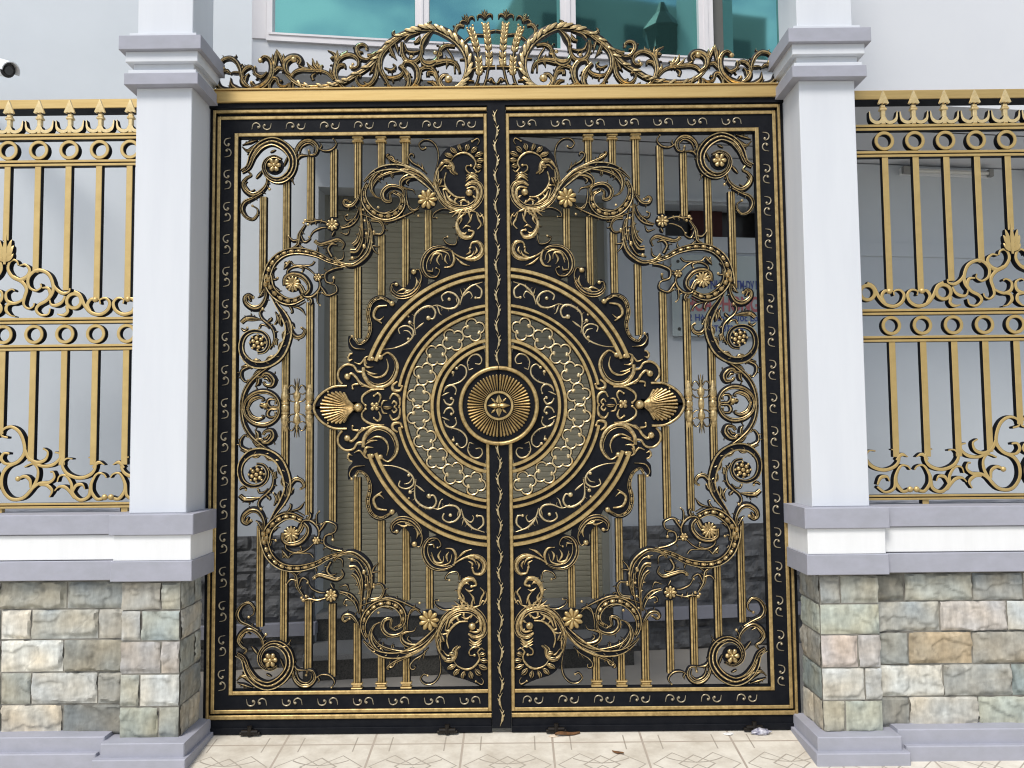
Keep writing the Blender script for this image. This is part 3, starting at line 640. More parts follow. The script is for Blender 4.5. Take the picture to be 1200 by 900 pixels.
def branch_scroll():
    o = Orn(TG, ws=1.48)
    o.S('i', [(325, 330), (345, 230), (335, 150), (290, 98), (235, 92), (200, 125), (222, 160), (250, 150)], (.6, 1.1, .8), ball=1.3)
    # leafy upper sweep to the cartouche
    o.S('b', [(520, 505), (450, 425), (380, 372), (300, 345), (220, 350), (160, 378), (118, 418)], (1.4, 3.4, 2.6, .6), 'grv', leaf=[(1, 5, .25, .9, 5, 1.1)])
    o.S('b', [(500, 470), (430, 400), (350, 365), (270, 372), (200, 400), (165, 450), (170, 490), (215, 510)], (.6, 2.3, 1.6, .3), leaf=[(-1, 4, .2, .7, 5, 1)])
    o.S('b', [(490, 440), (420, 380), (340, 342), (275, 312), (243, 290)], (1.2, 2.2, 1.2), c=(1, 2.5, .5), leaf=[(1, 3, .5, .95, 4, .8)])
    o.S('g', [(385, 335), (352, 400), (352, 480), (395, 560), (470, 618), (560, 632), (640, 600), (688, 530), (680, 455), (615, 415)], (1.6, 3.2, 3.2, 1.6), 'bed', n=4)
    o.S('g', [(690, 470), (692, 405), (640, 370), (570, 370), (520, 420), (530, 480), (580, 492), (575, 430), (620, 400)], (1.2, 2.5, 1), n=4)
    o.S('g', [(470, 590), (540, 600), (600, 570)], (.5, 1.6, .5), yo=.003); o.ballp('g', (475, 550), 1.8)
    o.S('g', [(540, 215), (470, 250), (420, 320), (420, 400), (460, 455), (505, 465)], (.6, 2.4, .4)); o.S('g', [(520, 230), (480, 300), (500, 330)], (.6, 1.5, .2)); o.S('g', [(640, 235), (590, 260), (600, 295)], (.6, 1.4, .2))
    o.S('g', [(900, 340), (830, 290), (750, 285), (690, 315), (680, 365), (735, 385)], (.8, 3.2, 1.0)); o.S('g', [(735, 385), (780, 395), (800, 430)], (.8, .8, .3)); o.S('g', [(760, 300), (725, 330), (740, 355)], (.4, 1.6, .4), yo=.004)
    o.S('g', [(330, 610), (440, 645), (560, 668), (660, 640), (760, 595), (830, 560)], (.8, 1.7, .8), leaf=[(1, 4, .3, .95, 4, .8), (-1, 2, .4, .8, 5, .8)]); o.ballp('g', (828, 622), 1.7)
    o.S('g', [(720, 400), (730, 500), (760, 570), (830, 560)], (.6, 1.3, .6)); o.S('g', [(740, 530), (790, 570), (840, 530)], (.5, .9, .4)); o.S('g', [(650, 620), (700, 560), (720, 520), (750, 540)], (.4, 1, .3))
    o.S('g', [(900, 250), (850, 200), (780, 160), (745, 120)], (.6, 1.2, .8), c=(1, 4.6, .75)); o.S('g', [(870, 225), (855, 160)], (1.4, .9, .2)); o.S('g', [(840, 190), (815, 150)], (.9, .6, .2)); o.S('g', [(640, 185), (600, 110), (565, 110), (580, 160)], (.8, 1.4, .5))
    o.S('g', [(335, 390), (300, 470), (250, 535), (190, 540), (168, 505), (190, 480), (230, 505)], (.6, 2, 1), ball=1.5)
    o.S('g', [(325, 470), (330, 600), (330, 720), (300, 840), (255, 885)], (.5, 1.4, 2.3), leaf=[(1, 3, .45, .9, 5, 1.1)]); o.S('g', [(310, 540), (270, 640), (200, 700), (140, 722)], (.5, 1.3, .6), leaf=[(-1, 2, .3, .8, 4, .7)])
    o.S('g', [(250, 650), (200, 665), (180, 630), (205, 615)], (.6, 1.2, .6), ball=1.2); o.S('g', [(350, 540), (375, 640), (390, 760), (380, 860)], (.5, 1.3, 1.3), leaf=[(-1, 3, .3, .9, 4, 1)])
    for p, r in (((345, 570), 1.5), ((358, 668), 1.7), ((370, 780), 1.7), ((420, 858), 1.6), ((350, 885), 2), ((437, 765), 1.9)): o.ballp('g', p, r, .004)
    # hanging stem to the large beaded scroll
    o.S('l', [(688, 500), (702, 570), (690, 650), (650, 700), (595, 728), (530, 712), (505, 685)], (1.2, 2.8, 1.4), 'rib', leaf=[(1, 5, .1, .7, 5, 1)]); o.S('l', [(640, 420), (650, 500), (652, 590), (625, 650), (590, 655)], (.8, 1.5, 3.0))
    o.S('l', [(675, 540), (665, 620), (630, 680), (580, 695)], (.5, 1.3, .7)); o.ballp('l', (662, 628), 2.3, .004); o.ballp('l', (600, 688), 2.4, .005)
    o.S('l', [(700, 480), (745, 490), (765, 530), (748, 562), (712, 560)], (2.4, 1.5, .9), ball=1.6); o.S('l', [(695, 590), (710, 640), (735, 668)], (1.2, 1.3, .4)); o.S('l', [(700, 620), (740, 625)], (.9, .9, .2))
    o.S('l', [(570, 728), (480, 702), (410, 668), (320, 650), (240, 662), (180, 710), (150, 780), (142, 850)], (1.6, 3.0, 3.9), 'bed', n=4)
    return o
def big_scroll():
    o = Orn(TG, ws=1.48)
    o.S('f', [(335, 480), (350, 570), (398, 640), (480, 694), (560, 700), (640, 662)], (3.9, 3.6, 2.6), 'bed', n=4)
    o.S('f', [(318, 440), (325, 580), (380, 670), (480, 730), (580, 740), (660, 700)], (.4, 1.2, .4), yo=-.002)
    o.S('f', [(632, 610), (650, 655), (715, 655), (772, 605), (788, 545), (770, 495)], (1.2, 1.6, 1.0)); o.S('f', [(640, 630), (610, 570), (570, 545)], (2.6, 2.6, 1.4))
    o.S('f', [(518, 500), (500, 440), (545, 398), (625, 388), (690, 415), (745, 465)], (1.0, 1.3, .8)); o.S('f', [(600, 395), (640, 410), (630, 440)], (.8, 1, .6), ball=1.2)
    o.S('f', [(475, 560), (480, 495), (540, 458), (630, 475), (690, 540), (695, 600), (660, 640)], (1.6, 2.6, 2.0), leaf=[(1, 3, .5, .95, 3, .8)]); o.disc('f', (550, 548), 9.4, .0, .011, 0); o.flower('f', (550, 548), 9.2, 12, .007, dark=0, wf=.2, core=.14)
    o.flower('f', (768, 490), 4.6, 6, .006, wf=.4, core=.3); o.S('f', [(790, 470), (830, 460)], (.7, .8, .3)); o.S('f', [(790, 560), (820, 600), (850, 640), (890, 640)], (1.2, 1.6, .6))
    o.S('f', [(350, 470), (385, 505), (415, 495)], (1, 1.2, .8), ball=1.8); o.S('f', [(400, 400), (372, 440), (382, 490)], (1, 1, .5)); o.S('f', [(530, 345), (500, 380), (465, 420)], (1.2, 2.4, .2)); o.S('f', [(480, 350), (500, 370), (540, 350)], (1, 1.3, .2))
    o.S('f', [(530, 345), (560, 378), (640, 382), (710, 378), (740, 345)], (.8, .8, .8)); o.S('f', [(380, 560), (420, 600), (450, 605)], (1, 1.4, .3)); o.S('f', [(770, 620), (765, 700), (790, 735)], (1, .9, .6), ball=1.1)
    o.S('f', [(480, 710), (525, 745), (545, 790), (530, 800)], (.8, 1.3, .8)); o.S('f', [(555, 745), (620, 765), (660, 820)], (.8, 1.4, .3)); o.S('f', [(700, 670), (715, 700), (700, 730)], (2.0, 1.6, .8))
    o.S('f', [(305, 560), (318, 650), (275, 740), (205, 762), (140, 720), (128, 665), (165, 640), (200, 668)], (1.2, 2.6, 1.4), ball=2.0); o.S('f', [(300, 590), (265, 650), (240, 665)], (1, 1.6, .5)); o.S('f', [(180, 700), (160, 660), (180, 650)], (.8, 1.6, .6), yo=.004)
    # flower spray above the scroll
    o.flower('l', (494, 511), 7.2, 8, .008, wf=.38); o.S('l', [(465, 500), (420, 490), (385, 498), (350, 492)], (1.3, 1.6, .8), leaf=[(1, 3, .1, .8, 3.5, .9), (-1, 3, .1, .8, 3.5, .9)])
    for p, r in (((352, 490), 2.3), ((366, 510), 1.8), ((342, 502), 1.6)): o.ballp('l', p, r, .004)
    o.S('l', [(352, 510), (322, 560), (312, 615), (270, 640)], (1.0, 2.0, .9)); o.S('l', [(315, 590), (285, 595), (262, 570)], (1.2, 1.4, .8), ball=1.3); o.S('l', [(325, 560), (345, 600), (375, 585), (370, 575)], (.8, 1.2, .6), ball=1.2)
    o.S('l', [(310, 610), (350, 640), (400, 660), (425, 670)], (.5, 1.4, .3)); o.S('l', [(400, 670), (415, 640), (412, 620)], (1, 1, .2)); o.S('l', [(375, 575), (395, 545), (440, 525), (475, 528)], (.6, 1.2, .6)); o.ballp('l', (372, 577), 1.4)
    o.S('l', [(540, 528), (590, 515), (625, 480), (640, 440)], (1.2, 1.1, .5), leaf=[(-1, 3, .1, .7, 4, .8)]); o.S('l', [(535, 550), (570, 560), (585, 530)], (.5, 1, .4)); o.drop('l', (505, 545), (490, 572), 1.6)
    o.S('l', [(400, 595), (430, 612), (480, 600), (525, 588), (555, 610), (545, 640)], (1.6, 2.2, .8), leaf=[(1, 2, .1, .5, 3, .9)]); o.ballp('l', (408, 600), 1.8)
    o.S('l', [(548, 735), (500, 745), (458, 770), (462, 810), (495, 815), (500, 790)], (1.6, 1.6, .8), ball=1.9); o.S('l', [(478, 820), (510, 830), (515, 865), (470, 885), (440, 870)], (.8, 1.2, .8), ball=1.2)
    o.S('l', [(490, 680), (470, 640), (490, 612), (520, 618)], (1.6, 1.6, .8)); o.S('l', [(500, 700), (545, 690), (552, 650)], (1, 1, .4))
    return o
def side_scroll():
    o = Orn(TG, ws=1.48)
    o.S('h', [(370, -90), (410, -20), (465, 60), (508, 150), (515, 230), (490, 330), (440, 425), (360, 488), (270, 512), (180, 492), (112, 420), (98, 330), (130, 250), (200, 212), (280, 222), (328, 270), (336, 335), (300, 390), (240, 402)], (1.2, 3.2, 3.6, 3.2, 2.0, 1.5, 1.2), 'grv', leaf=[(1, 7, .12, .62, 5.5, 1.3), (-1, 3, .0, .2, 4, 1)], n=4)
    for a_, b_ in (((455, 70), (450, 170)), ((500, 200), (470, 290)), ((480, 300), (430, 390)), ((400, 440), (310, 480)), ((270, 490), (190, 475))): o.drop('h', a_, b_, 2.0, .004, .12)
    o.berries('h', (240, 312), 9.5)
    o.S('h', [(285, 15), (262, 55), (285, 105), (340, 150), (382, 205), (388, 290), (345, 370)], (1.2, 1.7, .9), ball0=2, leaf=[(-1, 4, .35, .95, 4, .9)]); o.S('h', [(330, 130), (360, 100), (355, 85)], (1, 1.6, .2)); o.S('h', [(390, 330), (410, 270)], (2, 1.5, .2))
    o.S('h', [(96, 135), (140, 100), (210, 100), (278, 112)], (1.8, 2.4, .6)); o.ballp('h', (148, 103), 2.6, .003); o.S('h', [(255, 185), (270, 155), (310, 160), (340, 190)], (.9, 1, .5), ball0=1.5)
    o.S('h', [(515, 120), (530, 200), (575, 258), (630, 250), (652, 205), (625, 180)], (1.6, 2.2, 1.0), ball=1.4); o.S('h', [(515, 130), (545, 150), (560, 185)], (1.6, 1.6, .8), ball=1.3); o.S('h', [(395, 40), (420, 100), (390, 150)], (.6, 1.6, .8), ball=1.2)
    o.S('h', [(430, 470), (340, 525), (250, 590), (175, 665), (125, 755), (105, 850), (106, 905)], (1.0, 2.3, 2.0), leaf=[(1, 3, .2, .45, 4, 1)])
    o.S('h', [(230, 610), (275, 610), (300, 585), (345, 590), (385, 640), (365, 692), (310, 685), (290, 655)], (1.2, 2.8, 1.2)); o.S('h', [(295, 630), (325, 625), (345, 660)], (.8, 1.6, .6), yo=.003); o.S('h', [(250, 630), (245, 670), (215, 700)], (2.2, 2, .3)); o.S('h', [(200, 600), (240, 560), (300, 545)], (.6, 1.2, .3))
    o.S('h', [(170, 520), (105, 555), (98, 610), (130, 655), (158, 640)], (1.6, 1.6, .8), ball=1.2); o.S('h', [(100, 520), (150, 515), (190, 540)], (.4, 1.6, .8)); o.S('h', [(95, 185), (125, 205), (155, 185)], (.8, 1.4, .5)); o.ballp('h', (150, 180), 1.5)
    o.S('h', [(112, 905), (135, 820), (210, 755), (310, 738), (390, 775), (430, 840), (425, 905)], (1.4, 2.3, 1.6)); o.S('h', [(145, 905), (180, 820), (240, 790), (285, 800)], (1, 2.2, .8), c=(1, 2.2, .6)); o.S('h', [(435, 905), (410, 880), (350, 878), (325, 840), (345, 808), (395, 815), (395, 850)], (1.2, 1.6, .9), ball=1.2)
    return o
def axis_parts():
    o = Orn(TG, ws=1.48)
    o.drop('h', (300, 870), (255, 862), 2.4); o.ballp('h', (305, 865), 3.2, .004); o.drop('h', (300, 855), (330, 840), 1.4); o.drop('h', (300, 875), (330, 890), 1.4)
    return o
def cartouche():
    o = Orn(TG, y=-.006, back=.016, ws=1.0)
    P = lambda tg, p: tuple(o.px(tg, p))
    # backing plate silhouettes
    def plate(pts, y0, y1=.012):
        q = smooth([o.px(t_, p) for t_, p in pts], 4, True); o.mb.prism([tuple(o.W(v)) for v in q], y0, y1, 0)
    plate([('i', (700, 66)), ('i', (640, 66)), ('i', (590, 90)), ('i', (520, 118)), ('i', (420, 150)), ('i', (362, 210)), ('i', (325, 300)), ('i', (312, 400)), ('i', (345, 520)), ('i', (400, 595)), ('i', (480, 640)), ('i', (478, 750)), ('i', (500, 820)), ('i', (470, 880)), ('j', (380, 50)), ('j', (300, 110)), ('j', (280, 200)), ('j', (300, 280)), ('j', (520, 330)), ('j', (780, 300)), ('i', (705, 700))], -.004)
    plate([('j', (330, 260)), ('j', (265, 240)), ('j', (195, 225)), ('j', (200, 300)), ('j', (150, 370)), ('j', (90, 320)), ('j', (45, 350)), ('j', (50, 410)), ('j', (110, 450)), ('j', (0, 640)), ('j', (120, 640)), ('j', (300, 420))], -.0035)
    plate([('d', (300, 270)), ('d', (215, 208)), ('d', (150, 235)), ('d', (128, 310)), ('d', (145, 380)), ('d', (120, 440)), ('d', (80, 455)), ('d', (40, 420)), ('d', (38, 480)), ('d', (60, 510)), ('d', (30, 530)), ('d', (60, 580)), ('d', (130, 590)), ('d', (280, 420))], -.003)
    plate([('k', (700, 200)), ('k', (430, 250)), ('k', (410, 345)), ('k', (375, 345)), ('k', (345, 302)), ('k', (285, 298)), ('k', (230, 350)), ('k', (225, 420)), ('k', (262, 458)), ('k', (190, 462)), ('k', (100, 515)), ('k', (48, 585)), ('k', (40, 636)), ('k', (700, 636))], -.0025)
    B = dict(prof='thn')
    def ML(tg, pts, offs, w_, n=5, **q):
        P0 = smooth([o.px(tg, p) for p in pts], n); m_ = len(P0)
        for of in offs:
            P1 = []
            for i, p in enumerate(P0):
                t_ = (P0[min(i+1, m_-1)]-P0[max(i-1, 0)]).normalized(); P1.append(tuple(p+Vector((-t_.y, t_.x))*of*math.sin(math.pi*(i+.3)/(m_+.2))**.7))
            o.S(None, P1[::3]+[P1[-1]], tuple(q_*.62 for q_ in w_), prof='thn', n=3, **q)
    ML('i', [(345, 300), (322, 380), (330, 460), (368, 540), (430, 595), (510, 618), (590, 605), (650, 550), (672, 480), (650, 425), (595, 412), (548, 440)], (-4.5, -2.0, 1.2, 3.6), (.4, .8, .5))
    ML('i', [(345, 310), (372, 270), (415, 256), (450, 285), (462, 330), (492, 352)], (-2.2, 2.0), (.3, .7, .2))
    ML('i', [(492, 700), (488, 760), (530, 820), (590, 825), (612, 785)], (-2.4, 2.2), (.3, .8, .3))
    ML('j', [(520, 95), (440, 68), (355, 88), (305, 155), (300, 230), (340, 285), (395, 285)], (-4.0, 3.0), (.4, .9, .3))
    ML('j', [(570, 135), (645, 157), (712, 138), (742, 85), (715, 28), (665, 30)], (-2.4, 2.4), (.3, .7, .3))
    ML('j', [(62, 345), (62, 395), (115, 432), (195, 420), (255, 365), (282, 295)], (-3.0, 3.0), (.3, .9, .4))
    ML('k', [(610, 215), (665, 262), (682, 335), (645, 425), (570, 472), (488, 462), (432, 395), (426, 325)], (3.6,), (.3, .8, .3))
    for q in ((470, 560), (520, 590), (580, 575), (625, 530), (380, 470), (350, 440), (640, 470)): o.S('i', [q, (q[0]*.86+500*.14, q[1]*.86+480*.14-8), (q[0]*.7+500*.3+14, q[1]*.7+480*.3)], (1.2, 1.2, .3), 'thn')
    for q0, q1, q2 in (((500, 640), (520, 690), (500, 730)), ((600, 650), (585, 700), (560, 730)), ((530, 760), (560, 740), (590, 750)), ((520, 790), (545, 800), (560, 785)), ((660, 640), (690, 690), (680, 740))): o.S('i', [q0, q1, q2], (.4, 1.3, .3), 'thn')
    for q0, q1, q2 in (((430, 110), (400, 160), (420, 200)), ((470, 120), (460, 160), (480, 190)), ((620, 120), (650, 100), (640, 70)), ((680, 120), (700, 90), (690, 60)), ((330, 260), (360, 250), (370, 220)), ((150, 420), (170, 395), (210, 385)), ((230, 370), (250, 330), (240, 290))): o.S('j', [q0, q1, q2], (.4, 1.3, .3), 'thn')
    # rocaille frame near the stile
    o.S('i', [(440, 252), (472, 212), (535, 190), (592, 212), (628, 265), (612, 312)], (.6, 1.4, 1), **B)
    for k_ in range(10):
        a = R(200-k_*24.5); c_ = (540, 262); ra, rb = 84, 140 if 0 < k_ < 9 else 120
        p = (c_[0]+math.cos(a)*ra*1.1, c_[1]-math.sin(a)*ra); q = (c_[0]+math.cos(a)*rb*1.18, c_[1]-math.sin(a)*rb*.98)
        if q[0] > 690: q = (690, q[1])
        o.drop('i', q, p, 3.3, .002, .05); o.S('i', [p, ((p[0]+q[0])/2+10*math.sin(a), (p[1]+q[1])/2+10*math.cos(a)), q], (.2, .5, .3), 'thn', yo=.006)
    o.S('i', [(612, 305), (640, 335), (665, 320)], (.8, 1, .5), **B); o.S('i', [(650, 330), (600, 352), (556, 325), (558, 290), (592, 288)], (1, 2.6, 1.4), ball=1.8)
    o.S('i', [(345, 310), (372, 270), (415, 256), (450, 285), (462, 330), (492, 352)], (.8, 2.2, .4), **B); o.S('i', [(360, 330), (395, 290), (425, 300), (440, 335), (470, 358)], (.3, 1.2, .3), **B)
    o.S('i', [(345, 300), (322, 380), (330, 460), (368, 540), (430, 595), (510, 618), (590, 605), (650, 550), (672, 480), (650, 425), (595, 412), (548, 440)], (.6, 1.0, 1.0, 1.0, .8), 'thn', n=4)
    o.S('i', [(405, 340), (390, 410), (420, 475), (480, 522), (545, 527)], (.8, 1.4, .9), **B); o.ballp('i', (578, 492), 4.4, .003)
    o.S('i', [(600, 600), (635, 540), (640, 480), (610, 450), (560, 460)], (.8, 1.8, 1), **B)
    for q in range(3): o.S('i', [(552+q*2, 405-q*22), (600, 372-q*14), (650-q*3, 412-q*22)], (.5, 1.5, .5), **B)
    o.S('i', [(350, 330), (345, 390), (372, 430)], (2.2, 3.8, 2), yo=.003); o.drop('i', (375, 390), (355, 440), 4.2, .006); o.S('i', [(400, 480), (430, 540), (500, 580)], (.5, 1.8, .6), **B); o.S('i', [(380, 470), (410, 560), (470, 600)], (.5, 1.2, .5), **B)
    o.S('i', [(410, 490), (420, 530), (445, 500)], (.4, 1.2, .4), **B); o.S('i', [(500, 560), (540, 545), (570, 570)], (.4, 1.4, .4), **B)
    o.S('i', [(600, 105), (640, 82), (655, 105), (640, 130)], (1.2, 1.5, .8), ball0=1.4)
    # fan of leaves below
    for q in ((430, 640), (450, 672), (485, 690), (545, 660), (585, 690), (640, 640)): o.S('i', [(560, 605), ((q[0]+560)/2, 625), q], (.4, 1.5, .3), **B)
    o.S('i', [(540, 650), (492, 700), (488, 760), (530, 820), (590, 825), (612, 785), (578, 775)], (1.2, 2.2, 1.2), ball=1.8, leaf=[(1, 4, .1, .6, 5, .9)], prof='thn'); o.S('i', [(632, 640), (648, 690), (668, 730), (640, 765)], (.6, 1.2, .7), **B); o.S('i', [(640, 640), (660, 670), (685, 650)], (.5, .9, .3), **B)
    o.S('i', [(490, 820), (475, 880), (415, 875), (385, 835), (415, 822)], (1, 1.6, .9), ball=1.4); o.S('i', [(450, 620), (380, 612), (320, 640), (305, 675), (335, 680)], (.9, 1.4, .8), ball=1.0)
    o.S('j', [(520, 95), (440, 68), (355, 88), (305, 155), (300, 230), (340, 285), (395, 285), (420, 240), (395, 222)], (1, 2.6, 1.2), ball=1.2); o.S('j', [(515, 95), (530, 160), (505, 208), (455, 216)], (1, 1.6, .4), **B); o.S('j', [(350, 190), (375, 120), (430, 115), (440, 160)], (.4, 1.4, .3), **B); o.S('j', [(345, 170), (400, 95), (480, 110), (500, 170)], (.4, 1, .3), **B); o.drop('j', (370, 250), (320, 245), 2.4, .003)
    o.S('j', [(505, 95), (570, 135), (645, 157), (712, 138), (742, 85), (715, 28), (665, 30), (650, 70)], (.8, 1.8, 1.1), ball=1.6, leaf=[(-1, 4, .2, .6, 4, .8)], prof='thn'); o.S('j', [(540, 140), (590, 185), (645, 205)], (.4, 1.4, .3), **B); o.S('j', [(600, 150), (660, 130), (680, 90)], (.4, 1.4, .3), **B)
    o.S('j', [(95, 345), (62, 345), (62, 395), (115, 432), (195, 420), (255, 365), (282, 295), (262, 232), (225, 250)], (1.2, 2.2, 1.2), ball=3.3, ball0=2.4, leaf=[(-1, 3, .35, .75, 4, 1)], n=4); o.S('j', [(100, 400), (150, 380), (190, 400)], (.4, 1.2, .4), **B)
    o.S('d', [(268, 252), (212, 222), (160, 248), (142, 310), (154, 378), (136, 438), (96, 464), (78, 440)], (1.4, 2.8, 1.4), 'bed', ball0=3.3, ball=1.6); o.S('d', [(240, 262), (190, 272), (172, 320), (215, 356)], (.9, 1.8, .8), **B); o.S('d', [(175, 320), (200, 340), (225, 320)], (.4, 1, .3), **B)
    o.S('d', [(58, 425), (46, 450), (70, 485), (125, 492)], (1, 2, .6), ball0=1.8); o.S('d', [(35, 530), (42, 552), (60, 545)], (1, 1.3, .5), **B); o.S('d', [(60, 515), (45, 520), (36, 540)], (.8, 1.2, .6), **B); o.S('d', [(70, 560), (100, 570), (125, 535)], (.5, 1.2, .5), **B)
    # crescents and shell
    o.S('k', [(553, 250), (610, 215), (665, 262), (682, 335), (645, 425), (570, 472), (488, 462), (432, 395), (426, 325)], (1.0, 2.0, 2.2), ball0=3.4, **B); o.S('k', [(600, 262), (612, 325), (582, 382), (520, 402), (455, 372)], (.5, 1.4, .6), **B)
    o.S('k', [(428, 260), (445, 320), (500, 322)], (.7, 1.5, .3), **B); o.S('k', [(440, 345), (480, 370), (530, 375)], (.4, 1.4, .3), **B); o.ballp('k', (492, 260), 2.8, .003); o.S('k', [(450, 300), (435, 260), (462, 240)], (.8, 1.4, .6), **B)
    o.S('k', [(428, 360), (382, 357), (350, 314), (292, 306), (242, 348), (236, 408), (266, 452)], 1.35, **B); o.S('k', [(305, 395), (335, 372), (370, 400), (405, 445), (490, 482), (575, 490)], (1.6, 1.5, .6), ball0=4, **B)
    o.S('k', [(345, 485), (345, 458), (395, 452), (412, 466), (445, 470)], (.8, 1.2, .5), ball0=1.4, **B); o.drop('k', (420, 465), (380, 440), 1.8, .002)
    o.S('k', [(300, 466), (200, 472), (112, 522), (62, 588), (52, 640)], (1.4, 1.5, 1.5), **B)
    o.S('k', [(582, 490), (490, 496), (425, 535), (414, 580), (442, 612)], (.6, 1.5, .9), ball=1.7, **B); o.S('k', [(505, 540), (535, 520), (555, 548), (540, 590)], (.8, 1.4, .7), ball0=1.4, **B); o.S('k', [(560, 620), (575, 580), (605, 575)], (.5, 1.2, .4), **B)
    o.S('k', [(622, 565), (648, 525), (692, 545), (702, 600), (690, 632)], (1, 1.7, .8), **B); o.S('k', [(640, 600), (655, 580), (675, 600), (660, 625)], (.8, 1.2, .5), ball=1.3, **B); o.ballp('k', (160, 510), 1.3)
    o.S('k', [(682, 432), (645, 462), (652, 496), (700, 500), (716, 468)], (1.2, 2, 1.2), ball=1.7, **B)
    return o
def shell():
    o = Orn(TG, y=-.010, back=.016)
    c0 = (388, 628)
    for q in range(17):
        a = R(-112+q*14); ex, ey = 232-128*math.cos(a), 628+118*math.sin(a)
        o.sweep([o.px('k', (352, 628+20*math.sin(a))), o.px('k', (352*.62+ex*.38-12, 628+(ey-628)*.40+20*math.sin(a)*.6)), o.px('k', (352*.28+ex*.72-6, 628+(ey-628)*.80)), o.px('k', (ex, ey))], [.5, .9, 1.4, 1.5], 'thn', 1.6, .001)
        x, z = o.W(o.px('k', (ex, ey))); o.mb.ball(x, z, 1.1*PXM, o.y, 1, n=6, k=2)
    x, z = o.W(o.px('k', c0)); o.mb.ball(x, z, 5.3*PXM, o.y-.006, 1, .9, 12, 5)
    sh = o; o = Orn(TG, y=-.006, back=.012)
    for q in range(4): a = q*math.pi/2+.78; p = (510+22*math.cos(a), 620+22*math.sin(a)); o.ballp('k', p, 2.4, 0, sq=.5)
    o.ballp('k', (510, 620), 2.2, .003); o.drop('k', (575, 625), (640, 625), 3.0); o.drop('k', (560, 625), (535, 622), 1.6)
    return sh, o
def spindle():
    o = Orn(TG, y=.0)
    return o
def band_vines():
    o = Orn(TG, y=-.003, back=.004); B = dict(prof='thn')
    o.S('j', [(-5, 832), (80, 822), (165, 788), (215, 740), (218, 685), (168, 655), (112, 675), (120, 715)], (.5, 1.2, .8), leaf=[(1, 3, .3, .8, 3.5, .7)], **B); o.ballp('j', (185, 755), 2.0); o.S('j', [(215, 740), (190, 700), (150, 690)], (.4, .8, .3), **B)
    o.S('j', [(238, 715), (228, 640), (238, 570), (295, 520), (355, 510), (388, 550), (372, 600), (335, 598)], (.6, 1.4, 1.0), leaf=[(-1, 4, .1, .6, 4, .9), (1, 2, .3, .6, 3, .7)], ball=3.0, **B); o.S('j', [(240, 680), (290, 640), (300, 630)], (.5, 1.2, .6), **B); o.ballp('j', (195, 630), 2.4); o.ballp('j', (185, 585), 1.3); o.drop('j', (200, 640), (225, 660), 1.2)
    o.S('j', [(340, 520), (400, 500), (470, 525), (535, 518), (565, 470), (535, 418), (480, 402), (435, 432), (445, 470)], (.5, 1.3, .9), leaf=[(1, 3, .05, .35, 4, .8), (-1, 2, .5, .8, 3, .7)], **B); o.ballp('j', (492, 455), 2.2); o.S('j', [(400, 500), (420, 560), (438, 575)], (.4, 1, .3), **B); o.drop('j', (545, 445), (555, 490), 1.8, .002)
    o.S('j', [(572, 500), (598, 420), (650, 362), (700, 340), (742, 326)], (.6, 1.3, .5), leaf=[(-1, 3, .1, .7, 4, .8), (1, 2, .2, .6, 3, .7)], **B); o.S('j', [(695, 348), (735, 385), (728, 440), (690, 445)], (.9, 1.3, .8), ball=1.8, **B); o.S('j', [(590, 440), (640, 400), (665, 430), (655, 450)], (.4, .9, .4), **B); o.drop('j', (590, 430), (575, 375), 1.6)
    # inner disc
    o.S('n', [(205, 165), (192, 100), (225, 48), (275, 38), (308, 75), (295, 115), (255, 112)], (.5, 1.1, .6), leaf=[(1, 2, .05, .3, 2.5, .6)], **B)
    o.S('n', [(0, 330), (50, 290), (130, 262), (180, 210), (180, 150), (140, 122), (105, 150)], (.5, 1.1, .7), ball=2.0, leaf=[(-1, 3, .1, .6, 3, .6)], **B); o.ballp('n', (75, 185), 2.1); o.S('n', [(75, 215), (78, 190), (50, 170)], (.5, .9, .2), **B); o.S('n', [(205, 165), (240, 150)], (.5, .7, .2), **B)
    o.S('n', [(0, 345), (20, 300), (70, 288), (102, 320), (95, 360)], (.6, 1.1, .6), ball=1.2, **B); o.S('n', [(0, 400), (20, 435), (60, 445), (82, 410), (62, 395)], (.8, 1.2, .8), ball=1.9, **B); o.S('n', [(-15, 372), (20, 355), (45, 345)], (.4, .9, .3), **B)
    return o
ringc = (0.0, ZC)
def quatrefoils():
    m = MB()
    for ang in (7.4, 23.6, 39.6, 55.7, 72.0):
        a = R(180-ang); rc = 94.6*PXM; cx_, cz_ = rc*math.cos(a), ZC+rc*math.sin(a)
        for k_ in range(4):                # four C arcs, open towards the middle
            b_ = a+math.pi/4+k_*math.pi/2+math.pi/4; ox, oz = cx_+7.2*PXM*math.cos(b_), cz_+7.2*PXM*math.sin(b_)
            pts = [(ox+6.4*PXM*math.cos(b_+t_), oz+6.4*PXM*math.sin(b_+t_)) for t_ in [R(-112+i*224/9) for i in range(10)]]
            o_ = Orn({}, y=-.001, back=.008); o_.W = lambda p: p
            o_.sweep([Vector(p) for p in pts], [1.2, 1.6, 1.9, 2.0, 2.0, 2.0, 2.0, 1.9, 1.6, 1.2], 'qf', .9); m.join(o_.mb)
            if k_ in (1, 3) or True:
                for e in (0, -1):
                    if (k_+(e == 0)) % 2: m.ball(pts[e][0], pts[e][1], 2.0*PXM, -.005, 1, n=7, k=3)
    return m
